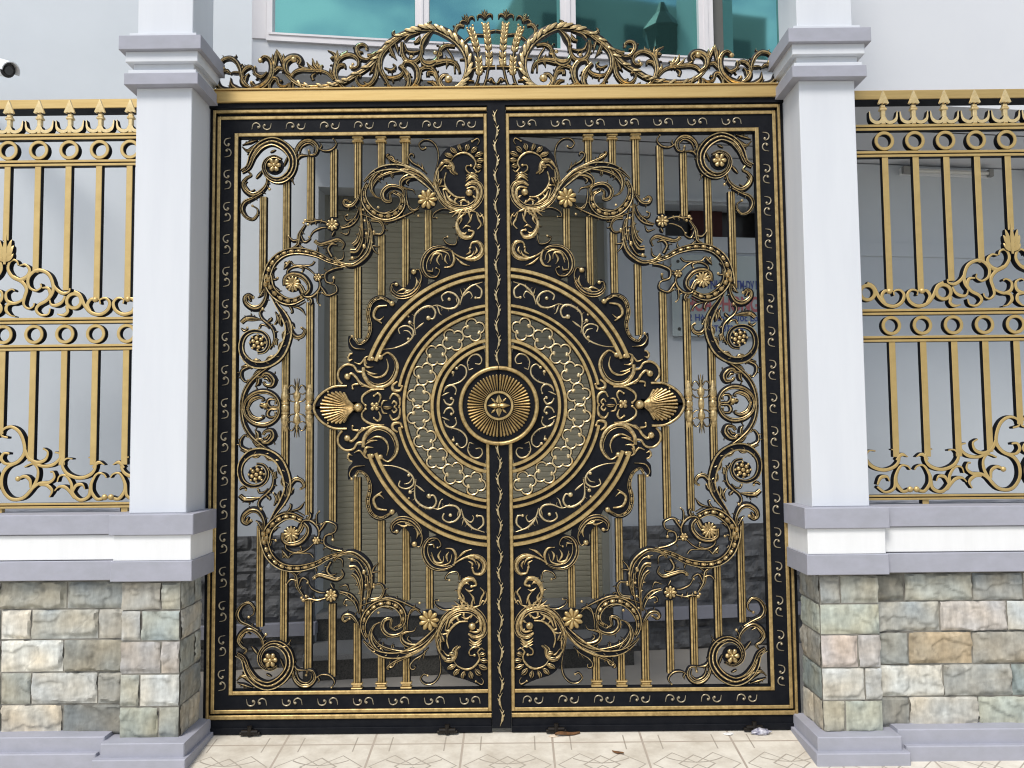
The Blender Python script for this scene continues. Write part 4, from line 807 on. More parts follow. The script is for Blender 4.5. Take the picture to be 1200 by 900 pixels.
def arc_band(m, r0, r1, a0, a1, y0, y1, mf, n=40, rnd=True):
    r0 *= PXM; r1 *= PXM
    pf = [(0, .5), (.12, 1), (.88, 1), (1, .5)] if rnd else [(0, 1), (1, 1)]
    vs_ = []; 
    for i in range(n+1):
        a = R(a0+(a1-a0)*i/n); c_, s_ = math.cos(a), math.sin(a)
        vs_.append((r0*c_, y1, ZC+r0*s_))
        for f_, h in pf: rr = r0+(r1-r0)*f_; vs_.append((rr*c_, y0 if h == 1 else y0+(y1-y0)*.35, ZC+rr*s_))
        vs_.append((r1*c_, y1, ZC+r1*s_))
    k = len(pf)+2; fs_ = []
    for i in range(n):
        for j in range(k-1): a = i*k+j; fs_.append((a, a+1, a+1+k, a+k))
    fs_ += [tuple(range(k-1, -1, -1)), tuple(range(n*k, n*k+k))]
    m.add(vs_, fs_, mf)
XS = FXI-.018                              # inner limit of the rings at the meeting stile
def amax(r): return 180-math.degrees(math.acos(min(1, abs(XS)/(r*PXM))))  # angle from +x where the arc meets the stile
def rings_gold():
    m = MB()
    def half(r0, r1, lo=180, y0=-.017): a = amax((r0+r1)/2)+0; arc_band(m, r0, r1, 180-0 if lo == 180 else lo, 90+math.degrees(math.asin(abs(XS)/((r0+r1)/2*PXM))), y0, .0, 1)
    for r0, r1 in ((69, 73), (76, 80.2), (109.4, 113.2)): half(r0, r1)
    half(117, 120.6, 168.5); half(151.5, 156, 159.5); half(159.4, 164, 160.2)
    return m
def rings_black():
    m = MB()
    for i, (r0, r1, y0) in enumerate(((44, 81, -.0040), (108.6, 166.5, -.0045))): arc_band(m, r0, r1, 180, 90+math.degrees(math.asin(abs(XS)/((r0+r1)/2*PXM))), y0, .012, 0, 48, False)
    return m
def boss(side):                            # half medallion on each leaf, side -1 left
    m = MB(); g = .0016
    a0, a1 = 92, 268
    for (r0, r1, y0, y1, mm_) in ((0.5, 43.5, -.030, -.006, 0),): arc_band(m, r0, r1, a0, a1, y0, y1, mm_, 48, False)
    # torus
    vs_ = []; n = 56
    for i in range(n+1):
        a = R(90+180*i/n); 
        for j in range(10):
            t = 2*math.pi*j/10; rr = (44+2.4*math.cos(t))*PXM; vs_.append((rr*math.cos(a)-g, -.034-2.6*PXM*math.sin(t), ZC+rr*math.sin(a)))
    m.add(vs_, [(i*10+j, i*10+(j+1) % 10, (i+1)*10+(j+1) % 10, (i+1)*10+j) for i in range(n) for j in range(10)]+[tuple(range(9, -1, -1)), tuple(range(n*10, n*10+10))], 1)
    nn = 28
    for i in range(nn):                    # ray petals
        a = R(90+180*(i+.5)/nn); o_ = Orn({}, y=-.031, back=.003); o_.W = lambda p: p
        pts = [Vector((r*PXM*math.cos(a)-g, ZC+r*PXM*math.sin(a))) for r in (17.5, 24, 30, 35.2)]
        o_.sweep(pts, [.45, .85, 1.25, 1.45], 'thn', 2.0); m.join(o_.mb); m.ball(35.5*PXM*math.cos(a)-g, ZC+35.5*PXM*math.sin(a), 1.1*PXM, -.034, 1, n=6, k=2)
    arc_band(m, 14.2, 17.2, 90.5, 269.5, -.042, -.030, 1)
    arc_band(m, .6, 14.2, 95, 265, -.033, -.030, 0, 30, False)
    for an in (112.5+0, 180, 247.5) if False else (135, 225): 
        a = R(an); o_ = Orn({}, y=-.034, back=.003); o_.W = lambda p: p; o_.sweep([Vector((r*PXM*math.cos(a), ZC+r*PXM*math.sin(a))) for r in (6.0, 9, 12.5)], [.3, 1.5, .2], 'thn', 1); m.join(o_.mb)
    for an in (180,):
        a = R(an); o_ = Orn({}, y=-.034, back=.003); o_.W = lambda p: p; o_.sweep([Vector((r*PXM*math.cos(a), ZC+r*PXM*math.sin(a))) for r in (1.5, 4.5, 8, 13.2)], [2.2, 3.6, 2.3, .2], 'thn', 1.1); m.join(o_.mb)
    for an in (90, 270):                   # half petals along the split
        s_ = 1 if an == 90 else -1
        m.add([(-g, -.034, ZC+s_*2*PXM), (-g, -.040, ZC+s_*5*PXM), (-g, -.034, ZC+s_*13*PXM), (-3.8*PXM, -.035, ZC+s_*5*PXM)], [(0, 3, 1) if s_ < 0 else (0, 1, 3), (1, 3, 2) if s_ < 0 else (1, 2, 3), (0, 2, 3), (0, 1, 2)], 1)
    m.ball(-g, ZC, 2.2*PXM, -.036, 1)
    return m
def fluted(m, x, z0, z1, yf=.004, w_=.0198, cap0=False, cap1=False):
    pf = [(-1, .030, 0), (-1, .010, 0), (-.86, .004, 1), (-.62, .001, 1), (-.42, .001, 0), (-.34, .007, 0), (-.22, .000, 1), (0, -.003, 1), (.22, .000, 0), (.34, .007, 0), (.42, .001, 1), (.62, .001, 1), (.86, .004, 0), (1, .010, 0), (1, .030, 0)]
    z = sorted((z0, z1)); vs_ = [(x+a*w_, yf+y_, q) for q in z for a, y_, _ in pf]; k = len(pf)
    m.add(vs_, [(j, (j+1) % k, (j+1) % k+k, j+k) for j in range(k)]+[tuple(range(k-1, -1, -1)), tuple(range(k, 2*k))], [p[2] for p in pf]+[0, 0])
    for on, zc_, s_ in ((cap0, z[0], 1), (cap1, z[1], -1)):
        if on:
            m.box(x-.028, x+.028, -.008, .034, zc_, zc_+s_*.014, 1, .003); m.box(x-.022, x+.022, -.004, .034, zc_+s_*.0145, zc_+s_*.028, 1, .004); m.box(x-.028, x+.028, -.006, .034, zc_+s_*.0285, zc_+s_*.036, 1, .003)
def zy(u, v): return at(u, v)[1]
BARS = [  # px x at mid, list of upper-half segments (px y0, y1, capital at top)
    (305.6, [(230, 343, False)]), (333.4, [(209, 297, False), (402, 475, None)]), (361.9, [(183, 258, False), (354, 475, None)]), (389.6, [(174, 254, False), (345, 452, False)]),
    (418.5, [(158.5, 232, True), (312, 396, False)]), (446.4, [(158.5, 199, True), (274, 346, False)]), (475.2, [(158.5, 192, True), (256, 338, False)]), (502.3, [(246, 293, False)])]
def cscroll(m, x, z, vert, flip):          # the small paired curls of the frame
    o_ = Orn({}, y=-.013, back=.003); o_.W = lambda p: p
    def T(p): 
        a, b_ = p[0]*PXM, p[1]*PXM*flip
        return Vector((x+b_, z+a)) if vert else Vector((x+a, z+b_))
    for s_ in (1, -1):
        P = smooth([T((s_*q[0], s_*q[1])) for q in ((11.5, 3.6), (10.3, -2.2), (6.6, -4.1), (3.0, -2.6), (1.9, .6), (3.6, 2.4))], 4)
        n = len(P); o_.sweep(P, [.22+.62*math.sin(math.pi*min(1, (i+1)/n*1.0))**.8 for i in range(n)], 'thn', .9)
        q = T((s_*3.7, s_*1.2)); o_.mb.ball(q.x, q.y, 1.7*PXM, -.014, 1, .9, 8, 3)
    m.join(o_.mb)
# -- frame of a leaf (left), world coordinates
def leaf_frame():
    m = MB(); x0, x1, z0, z1 = FX0, FXI, ZB_, ZT
    go = .017; pl = .072; gi = .021
    # black plates (left stile, top, bottom rails, meeting stile)
    X1 = x0+go+pl; X2 = X1+gi
    m.box(x0-.001, X2, -.012, .03, z0-.001, z1+.001, 0); m.box(X2, x1+.001, -.012, .03, z1-go-pl-gi, z1+.001, 0); m.box(X2, x1+.001, -.012, .03, z0-.001, z0+go+pl+gi, 0)
    m.box(x1-.019, x1+.0005, -.0115, .03, z0+go+pl+gi, z1-go-pl-gi, 0)
    # gold lines
    def line(a, b_, c_, d_, y=-.020): m.box(a, b_, y, -.0119, c_, d_, 1, .003)
    line(x0, x0+go, z0, z1); line(x0+go, x1-go, z1-go, z1, -.0198); line(x0+go, x1-go, z0, z0+go, -.0198); line(x1-.017, x1, z0, z1)
    zi0, zi1 = z0+go+pl, z1-go-pl
    line(X1, X1+.019, zi0, zi1); line(X1+.019, x1-.0172, zi1-.018, zi1, -.0196); line(X1+.019, x1-.0172, zi0, zi0+.018, -.0196)
    m.box(x0-.0255, x0-.012, -.016, .02, z0-.032, z1+.036, 1, .003); m.box(x0-.0119, x0-.0011, .0, .03, z0-.04, z1+.034, 0)
    m.box(x0-.0119, x1, -.016, .02, z1+.0195, z1+.036, 1, .003); m.box(x0-.0119, x1, .0, .03, z1+.0011, z1+.019, 0)
    m.box(x0-.0119, x1, -.016, .02, z0-.032, z0-.011, 1, .003); m.box(x0-.0119, x1, .0, .03, z0-.0109, z0-.0011, 0)
    return m, (x0+go+pl/2, z1-go-pl/2, z0+go+pl/2, X2, zi0, zi1)
def frame_relief(par):
    xm, zt_, zb_, X2, zi0, zi1 = par; L_ = []
    def put(*a): m = MB(); cscroll(m, *a); L_.append(m)
    nh = 7; 
    for k_ in range(nh):
        x = -1.222+k_*.1775; put(x, zt_, False, 1); put(x, zb_, False, -1)
    nv = 17
    for k_ in range(nv): put(xm, 2.985-k_*(2.985-.27)/(nv-1), True, 1)
    return L_
def vine():
    m = MB(); o_ = Orn({}, y=-.028, back=.002); o_.W = lambda p: p; z = 3.165; k_ = 0
    while z > .06:
        if abs(z-.05-ZC) > .212:
            s_ = 1 if k_ % 2 else -1; P = smooth([Vector((-.007*s_-.002, z)), Vector((.007*s_-.002, z-.03)), Vector((.004*s_-.002, z-.055)), Vector((-.006*s_-.002, z-.085))], 4)
            n = len(P); o_.sweep(P, [.2+1.05*math.sin(math.pi*i/(n-1))**2 for i in range(n)], 'thn', .9)
            for q in range(3):
                p = P[3+q*3]; o_.sweep([p, p+Vector((s_*.006, .006)), p+Vector((s_*.010, .016))], [.9, .6, .15], 'thn', .7)
        z -= .078; k_ += 1
    return o_.mb
def clasp():
    m = MB(); K = .82
    for x in (at(333.4, 475)[0], at(361.9, 475)[0]):
        m.lathe(x, .012, [(K*a_, b_) for a_, b_ in [(.006, ZC-.125), (.012, ZC-.118), (.014, ZC-.105), (.024, ZC-.075), (.027, ZC-.05), (.020, ZC-.034), (.026, ZC-.030), (.026, ZC-.020), (.021, ZC-.017), (.026, ZC-.010), (.026, ZC+.010), (.021, ZC+.017), (.026, ZC+.020), (.026, ZC+.030), (.020, ZC+.034), (.027, ZC+.05), (.024, ZC+.075), (.014, ZC+.105), (.012, ZC+.118), (.006, ZC+.125)]], 1)
    x = (at(333.4, 475)[0]+at(361.9, 475)[0])/2
    m.lathe(x, .006, [(.001, ZC-.155), (.004, ZC-.12), (.009, ZC-.10), (.007, ZC-.09), (.018, ZC-.072), (.019, ZC-.055), (.009, ZC-.03), (.014, ZC-.022), (.016, ZC), (.014, ZC+.022), (.009, ZC+.03), (.019, ZC+.055), (.018, ZC+.072), (.007, ZC+.09), (.009, ZC+.10), (.004, ZC+.12), (.001, ZC+.155)], 1)
    o_ = Orn(TG, y=.0, back=.01)
    for s_ in (1, -1):
        q = lambda dx, dz: Vector((x+dx, ZC+s_*dz)); o_.W = lambda p: p
        for t_ in (1, -1):
            o_.sweep(smooth([q(t_*.006, .09), q(t_*.022, .115), q(t_*.038, .11), q(t_*.045, .09)], 4), [.8]*13, 'rib'); o_.sweep(smooth([q(t_*.004, .10), q(t_*.010, .13), q(t_*.012, .15)], 4), [.7, .7, .6, .6, .5, .4, .3, .2, .1], 'rib')
            o_.sweep(smooth([q(t_*.008, .03), q(t_*.03, .035), q(t_*.045, .05)], 4), [.8]*9, 'rib'); o_.sweep(smooth([q(t_*.012, .075), q(t_*.030, .07), q(t_*.045, .078)], 4), [.7]*9, 'rib')
    m.join(o_.mb); return m
CORN, BRAN, BIG, SIDE, CART, VINES, AXIS = corner_scroll(), branch_scroll(), big_scroll(), side_scroll(), cartouche(), band_vines(), axis_parts(); SHELL, FLORET = shell()
QF, RG, RB, BOSS, CL = quatrefoils(), rings_gold(), rings_black(), boss(-1), clasp()
# authored in measured coordinates about z = ZC
ROS = Orn(TG, y=-.010, back=.018); ROS.flower('i', (265, 545), 11.5, 9, .010, dark=1.0, wf=.34, core=.18)
LF, par = leaf_frame(); FR = frame_relief(par)
def gate_leaf(side):
    sx = 1 if side == 'L' else -1
    lf = tag(empty('gate_leaf', (-sx*1.475, 0, .05)), ('left gate leaf of black and gold cast scrollwork, carrying the wavy centre strip' if sx > 0 else 'right gate leaf of black and gold cast scrollwork, in front of the lettered wall sign'), 'gate', 'pair of ornate gate leaves')
    T_ = lambda mb, sz=1: mb.tf(sx, sz, ZC)
    fr = T_(LF).build('frame', GM, lf); [sub(T_(q), 'curl_motif', [BLACK, CURLM], fr, 50) for q in FR]
    m = MB(); m.box(-1.474, FXI, -.006, .03, .012, .0755, 0, .003); m.box(-1.470, FXI, -.014, -.0061, .004, .034, 0, .002); T_(m).build('bottom_rail', GM, lf)
    for xx in (-1.25, -.27):
        m = MB(); m.box(xx-.05, xx+.05, -.035, -.0145, .006, .020, 0, .003); m.tube([(xx-.04, -.03, .024), (xx+.04, -.03, .024)], .009, 0, 8); m.tube([(xx, -.03, .004), (xx, -.03, .05)], .012, 0, 8); T_(m).build('floor_bolt', [BRONZE], lf, 40)
    if sx > 0:
        m = MB(); m.box(FXI+.002, .0475, -.024, .02, .026, 3.192, 0, .004); a_ = m.build('cover_strip', GM, lf); sub(vine(), 'wavy_vine', GML, a_, 50)
    for (u, segs) in BARS:
        for (v0, v1, cap) in segs:
            for sz in ((1, -1) if cap is not None else (1,)):
                x = at(u, 475)[0]; za, zb2 = zy(u, v0), zy(u, v1)
                if cap is None: zb2 = 2*ZC-za
                m = MB(); fluted(m, x, za, zb2, cap1=bool(cap)); T_(m, sz).build('bar', GM, lf, 40)
    for nm, orn, mt in (('corner_scroll', CORN, GMO), ('branch_scroll', BRAN, GMO), ('beaded_scroll', BIG, GMO), ('side_scroll', SIDE, GMO), ('backing_plate', CART, GMO), ('band_vine', VINES, GML), ('rosette', ROS, GM)):
        for sz in (1, -1): T_(orn.mb, sz).build(nm, mt, lf, 48)
    for sz in (1, -1):
        T_(QF, sz).build('quatrefoil_tracery', GML, lf, 48); T_(RB, sz).build('ring_plate', GM, lf); T_(RG, sz).build('ring_moulding', GM, lf, 40)
    T_(SHELL.mb).build('shell', GMO, lf, 48); T_(FLORET.mb).build('floret', GMO, lf, 48); T_(AXIS.mb).build('bud', GM, lf, 48); T_(CL).build('bar_clasp', GMO, lf, 48); T_(BOSS).build('medallion', GM, lf, 48)
gate_leaf('L'); gate_leaf('R')
# ---------- fixed gate frame: posts, beam, crest
gf = tag(empty('gateway', (0, 0, 3.2)), 'brass overhead beam above both gate leaves topped by a wheat sheaf crest', 'gateway')
for s_ in (-1, 1): m = MB(); m.box(s_*1.4765, s_*1.4945, .0, .05, 0, 3.215, 0, .002); m.build('post', BLACK, gf)
m = MB(); m.box(-1.4945, 1.4945, -.030, .06, 3.219, 3.281, 0, .004); m.box(-1.4945, 1.4945, -.038, .06, 3.2815, 3.289, 0, .002); m.build('beam', BRASS, gf)
m = MB(); m.box(-1.4945, 1.4945, -.016, .05, 3.193, 3.2185, 0); m.build('beam_shadow_gap', BLACK, gf)
TC = dict(p=(250, 20, 10), q=(360, 20, 10), r=(470, 0, 8.18))
def crest():
    o = Orn(TC, y=.0, back=.02, ws=1.5)
    S_ = o.S
    S_('p', [(20, 700), (60, 810), (140, 862), (260, 872), (400, 855), (560, 800), (655, 700), (680, 580), (650, 490), (590, 460), (545, 500)], (2, 4, 3.6, 2.8, 1.6), ball=3.2, leaf=[(-1, 2, .25, .5, 7, 1.2)])
    S_('p', [(110, 590), (72, 545), (108, 485), (190, 466), (262, 512), (308, 600), (328, 700), (395, 795)], (1.4, 2, 1.4), ball0=2.4); S_('p', [(325, 650), (375, 585), (440, 570), (455, 605)], (1.2, 1.8, 1)); S_('p', [(450, 835), (360, 790), (325, 720), (345, 650)], (1.4, 2.6, .6), leaf=[(1, 3, .2, .9, 5, 1)])
    S_('p', [(195, 700), (210, 790), (280, 842), (400, 835)], (.4, 3.2, 1.2)); S_('p', [(100, 630), (150, 620), (200, 655)], (1, 1.8, .5)); S_('p', [(330, 590), (345, 550)], (1.4, 1, .2)); S_('p', [(310, 640), (215, 640), (190, 660)], (1, 1.4, .4))
    S_('p', [(480, 575), (490, 650), (560, 685), (620, 630)], (1, 1.8, .8), ball0=1.6); S_('p', [(440, 755), (480, 795), (560, 790)], (2, 1.4, .6), ball0=2); S_('p', [(365, 760), (375, 690), (410, 650)], (.8, 1.6, .6))
    for a_, b_, w_ in (((685, 620), (688, 420), 1.4), ((700, 600), (738, 365), 2.0), ((810, 540), (742, 380), 2.0), ((830, 560), (812, 415), 1.4)): o.drop('p', a_, b_, w_)
    S_('p', [(930, 690), (850, 640), (826, 560), (850, 500), (910, 462), (980, 462), (1020, 505), (1000, 550)], (1.6, 3.4, 2.6)); o.ballp('p', (940, 492), 4.0, .006); S_('p', [(1000, 550), (1050, 585), (1130, 590)], (1.4, 1.4, .6), ball=1.2)
    S_('p', [(650, 865), (648, 780), (695, 706), (745, 718), (765, 780), (830, 800), (885, 765)], (1.4, 2.0, .9)); S_('p', [(690, 640), (755, 582), (825, 605)], (1.8, 1.8, 1.2)); S_('p', [(900, 860), (890, 780), (920, 740)], (1.6, 1.4, .5)); S_('p', [(1010, 850), (960, 865), (930, 820), (925, 770)], (.6, 1.8, .9)); S_('p', [(780, 740), (805, 735)], (1.4, 1.2, .3)); S_('p', [(640, 860), (690, 850)], (2, 2, .4)); S_('p', [(840, 865), (870, 820), (880, 780)], (.5, 1.4, 1))
    tw = [('p', (835, 560)), ('p', (850, 650)), ('p', (950, 745)), ('p', (1060, 795)), ('q', (110, 800)), ('q', (240, 790)), ('q', (340, 765)), ('q', (440, 735)), ('q', (560, 660)), ('q', (680, 585)), ('q', (790, 480)), ('q', (880, 370)), ('q', (980, 270)), ('q', (1100, 200)), ('r', (100, 290)), ('r', (200, 262)), ('r', (320, 262)), ('r', (420, 298)), ('r', (520, 360)), ('r', (605, 450)), ('r', (652, 555)), ('r', (655, 660)), ('r', (615, 765)), ('r', (550, 830)), ('r', (470, 858)), ('r', (395, 830)), ('r', (365, 765)), ('r', (400, 712)), ('r', (450, 712))]
    P = S_(None, [tuple(o.px(*q)) for q in tw], (1.4, 2.2, 2.4, 2.6, 2.6, 2.8, 4.0, 4.2, 2.6, 1.5), n=4, hs=.35)
    for f0, f1, cnt, w_, ln in ((.08, .48, 12, 1.05, 8.0), (.48, .86, 17, 1.45, 11.0)):
        n = len(P)
        for k_ in range(cnt):
            i = int((f0+(f1-f0)*k_/cnt)*n); a_ = P[i]; t_ = (P[min(i+1, n-1)]-P[i-1]).normalized(); nn = Vector((-t_.y, t_.x))
            o.sweep(smooth([a_-nn*w_*2.4-t_*1, a_+t_*ln*.45, a_+nn*w_*2.6+t_*ln], 3), [w_*.3, w_*.7, w_, w_*1.05, w_, w_*.6, w_*.2], 'flt', 1.1, .008, .004)
    o.ballp('r', (455, 755), 5.2, .004)
    S_('q', [(-200, 700), (-160, 640), (-90, 608), (0, 608), (160, 620), (240, 650), (310, 722)], (1.4, 2.0, 1.6, 1.4)); 
    for a_, b_, c_ in (((150, 640), (80, 560), (55, 475)), ((160, 640), (120, 560), (105, 500)), ((165, 640), (145, 580), (180, 550)), ((120, 640), (40, 590), (-10, 520))): S_('q', [a_, b_, c_], (1.2, 2.0, .5))
    S_('q', [(60, 720), (50, 680), (90, 650)], (1.4, 1.6, .6), ball0=1.4)
    S_('q', [(470, 862), (380, 795), (325, 700), (318, 600), (350, 500), (420, 442), (510, 430), (585, 475), (600, 550), (560, 590), (510, 580)], (1.6, 2.5, 2.0, 1.4), ball=2.6); S_('q', [(345, 620), (370, 560), (430, 550), (440, 590)], (.8, 2, .8)); o.ballp('q', (532, 545), 2.0, .003)
    for a_, b_, c_ in (((320, 580), (320, 440), (235, 378)), ((325, 520), (345, 440), (345, 378)), ((345, 500), (400, 440), (405, 400)), ((310, 470), (280, 470), (262, 465)), ((400, 430), (450, 410), (462, 375)), ((300, 690), (270, 640), (260, 590))): S_('q', [a_, b_, c_], (1.2, 1.8, .4))
    S_('q', [(740, 470), (680, 490), (610, 460), (570, 385), (590, 325), (650, 308), (695, 340), (690, 370)], (1.4, 2.1, 1.2), ball=1.6); S_('q', [(620, 440), (605, 400), (650, 400)], (.8, 1.4, .6)); S_('q', [(700, 430), (760, 430), (830, 380)], (1.2, 2, .4)); S_('q', [(720, 660), (760, 600), (800, 520)], (.3, 1.6, .6))
    S_('q', [(625, 690), (590, 680), (578, 740), (640, 800), (730, 772), (790, 690), (812, 580), (845, 450), (880, 400)], (1.2, 2.4, 1.6)); S_('q', [(660, 745), (690, 770), (740, 765)], (.8, 1.6, .6)); S_('q', [(445, 800), (470, 850), (540, 840), (560, 810)], (.5, 1.8, .8), leaf=[(-1, 3, .2, .8, 5, 1.2)]); S_('q', [(600, 860), (650, 850), (670, 815)], (1.2, 1.6, .4))
    S_('q', [(1090, 215), (1020, 205), (1000, 170), (1020, 140)], (1.8, 1.8, .4)); S_('q', [(800, 820), (830, 860), (900, 862), (945, 800), (915, 730), (860, 640), (838, 540), (865, 430), (950, 330), (1080, 230), (1200, 170)], (1.2, 1.6, 2.6, 2.4, .8), n=4)
    S_('q', [(880, 600), (920, 680), (1000, 700), (1090, 670), (1130, 600), (1080, 560)], (.6, 2.0, 1.2), leaf=[(1, 3, .1, .6, 5, 1)]); S_('q', [(900, 580), (980, 610), (1030, 570), (1000, 540)], (.6, 1.6, .7)); S_('q', [(960, 320), (1000, 420), (1045, 485)], (1.4, 1.8, .3)); S_('q', [(1020, 280), (1050, 360), (1060, 420)], (1.2, 1.5, .3)); S_('q', [(950, 790), (1040, 850), (1150, 828), (1185, 740), (1150, 640), (1080, 560)], (1.4, 2.4, 2.0)); S_('q', [(880, 620), (930, 730), (940, 760)], (1, 1.6, .6))
    S_('r', [(300, 285), (245, 345), (205, 420), (212, 500)], (1, 3, .5), leaf=[(1, 3, .1, .8, 5, 1)]); S_('r', [(190, 530), (215, 585), (275, 602), (330, 575), (350, 530)], (1.2, 4.2, 1.8)); o.ballp('r', (325, 500), 2.6, .003); S_('r', [(350, 560), (378, 460), (440, 424), (515, 432)], (1, 2.0, 1.2)); S_('r', [(335, 520), (385, 520), (370, 470)], (.8, 1.4, .6))
    S_('r', [(330, 590), (420, 572), (500, 585), (545, 630), (562, 690)], (3.0, 2.2, 1.2), leaf=[(-1, 2, .3, .7, 4, 1)]); S_('r', [(430, 640), (440, 570), (425, 520)], (.3, 1.8, .3)); S_('r', [(440, 460), (500, 560), (515, 690)], (1, 1, .8)); S_('r', [(0, 850), (90, 842), (150, 765), (152, 670), (105, 603), (40, 592), (15, 650)], (1.6, 3, 1.8)); S_('r', [(30, 720), (60, 760), (60, 690), (20, 650)], (1, 1.8, .6))
    S_('r', [(10, 400), (12, 500), (55, 570), (125, 582), (180, 530), (195, 430)], (1.8, 2.2, 1.4)); S_('r', [(30, 420), (60, 480), (130, 490), (190, 470)], (1, 1.6, .8)); o.ballp('r', (97, 540), 2.4, .003); S_('r', [(30, 380), (80, 330), (180, 300)], (1.2, 1.4, .5)); S_('r', [(120, 400), (160, 380), (180, 330)], (1, 1.8, .4))
    S_('r', [(185, 700), (180, 660), (240, 632), (308, 655), (345, 730), (368, 830)], (1.8, 2, 1.4), ball0=1.4); S_('r', [(255, 720), (260, 685), (320, 695), (350, 780)], (1.6, 1.8, .8)); S_('r', [(80, 835), (130, 810), (200, 845), (290, 862)], (.8, 2.4, .8), leaf=[(-1, 3, .2, .8, 5, 1.1)]); S_('r', [(250, 775), (310, 785), (365, 855)], (.6, 2.2, 1)); S_('r', [(310, 265), (270, 240), (262, 215), (290, 190)], (1.8, 1.8, .3))
    S_('r', [(528, 330), (518, 275), (555, 232), (605, 240)], (1.4, 1.8, 1.2)); S_('r', [(560, 560), (620, 560), (650, 600)], (.5, 1, .4))
    # band and ties
    S_('r', [(655, 662), (720, 642), (800, 632), (903, 628)], (1.3, 1.3, 1.3)); S_('r', [(605, 392), (640, 360), (665, 345), (720, 322), (800, 322), (850, 292), (903, 280)], (1, 1, 1)); S_('r', [(845, 770), (865, 745), (885, 775), (903, 788)], (1.6, 1.4, .8)); S_('r', [(600, 810), (640, 765), (700, 770)], (1, 1.4, .8))
    for base, pts, head, rot in (((612, 815), [(612, 818), (630, 848), (680, 850), (722, 790), (745, 700), (745, 600), (722, 450), (690, 340), (660, 265)], (638, 205), -.45), ((725, 830), [(725, 832), (770, 848), (808, 770), (828, 680), (843, 560), (832, 400), (820, 300), (812, 230)], (803, 165), -.06)):
        P = S_('r', pts, (1.2, 1.2, 1.3, 1.5), ball0=2.0); n = len(P)
        for k_ in range(9):                # grains along the ear
            i = int(n*(.50+.47*k_/9)); a_ = P[i]; t_ = (P[min(i+1, n-1)]-P[i-1]).normalized(); nn = Vector((-t_.y, t_.x))
            for s_ in (1, -1): o.sweep([a_-t_*2, a_+nn*s_*2.0+t_*1.0, a_+nn*s_*3.9+t_*5.5], [.6, 1.7, .3], 'thn', 1.0, .002, .004)
            o.sweep([a_-t_*2, a_+t_*1.5, a_+t_*4.6], [.4, 1.4, .3], 'thn', 1.2, .006, .0)
        h = o.px('r', head); u_ = Vector((math.sin(rot), -math.cos(rot))); v_ = Vector((-u_.y, u_.x))
        o.sweep([h-u_*-5, h, h+u_*5, h+u_*10], [1.2, 2.3, 1.6, .2], 'rib', 1.0, .004)
        for s_ in (1, -1):
            o.sweep(smooth([h, h+v_*s_*4+u_*4, h+v_*s_*8+u_*3.5, h+v_*s_*8.6-u_*.5], 3), [1.2]*5+[1.0]*3+[.5]*2, 'rib', 1.0); o.sweep(smooth([h+u_*1, h+v_*s_*2.4+u_*6, h+v_*s_*3.0+u_*10], 3), [1.0, 1, .8, .7, .5, .3, .2], 'rib', 1.0)
            x, z = o.W(h-u_*6+v_*s_*3.6); o.mb.ball(x, z, 1.6*PXM, -.004, 1, n=7, k=3)
        x, z = o.W(h-u_*8); o.mb.ball(x, z, 1.9*PXM, -.006, 1, n=7, k=3)
    return o.mb
CR = crest()
sheaf = CR
cr = MB().join(CR).join(CR.tf(-1)); 
# rest the ornament on the beam
cr.v = [(x, y+.012, z) for x, y, z in cr.v]
cr.build('crest', GBZ, gf, 48)
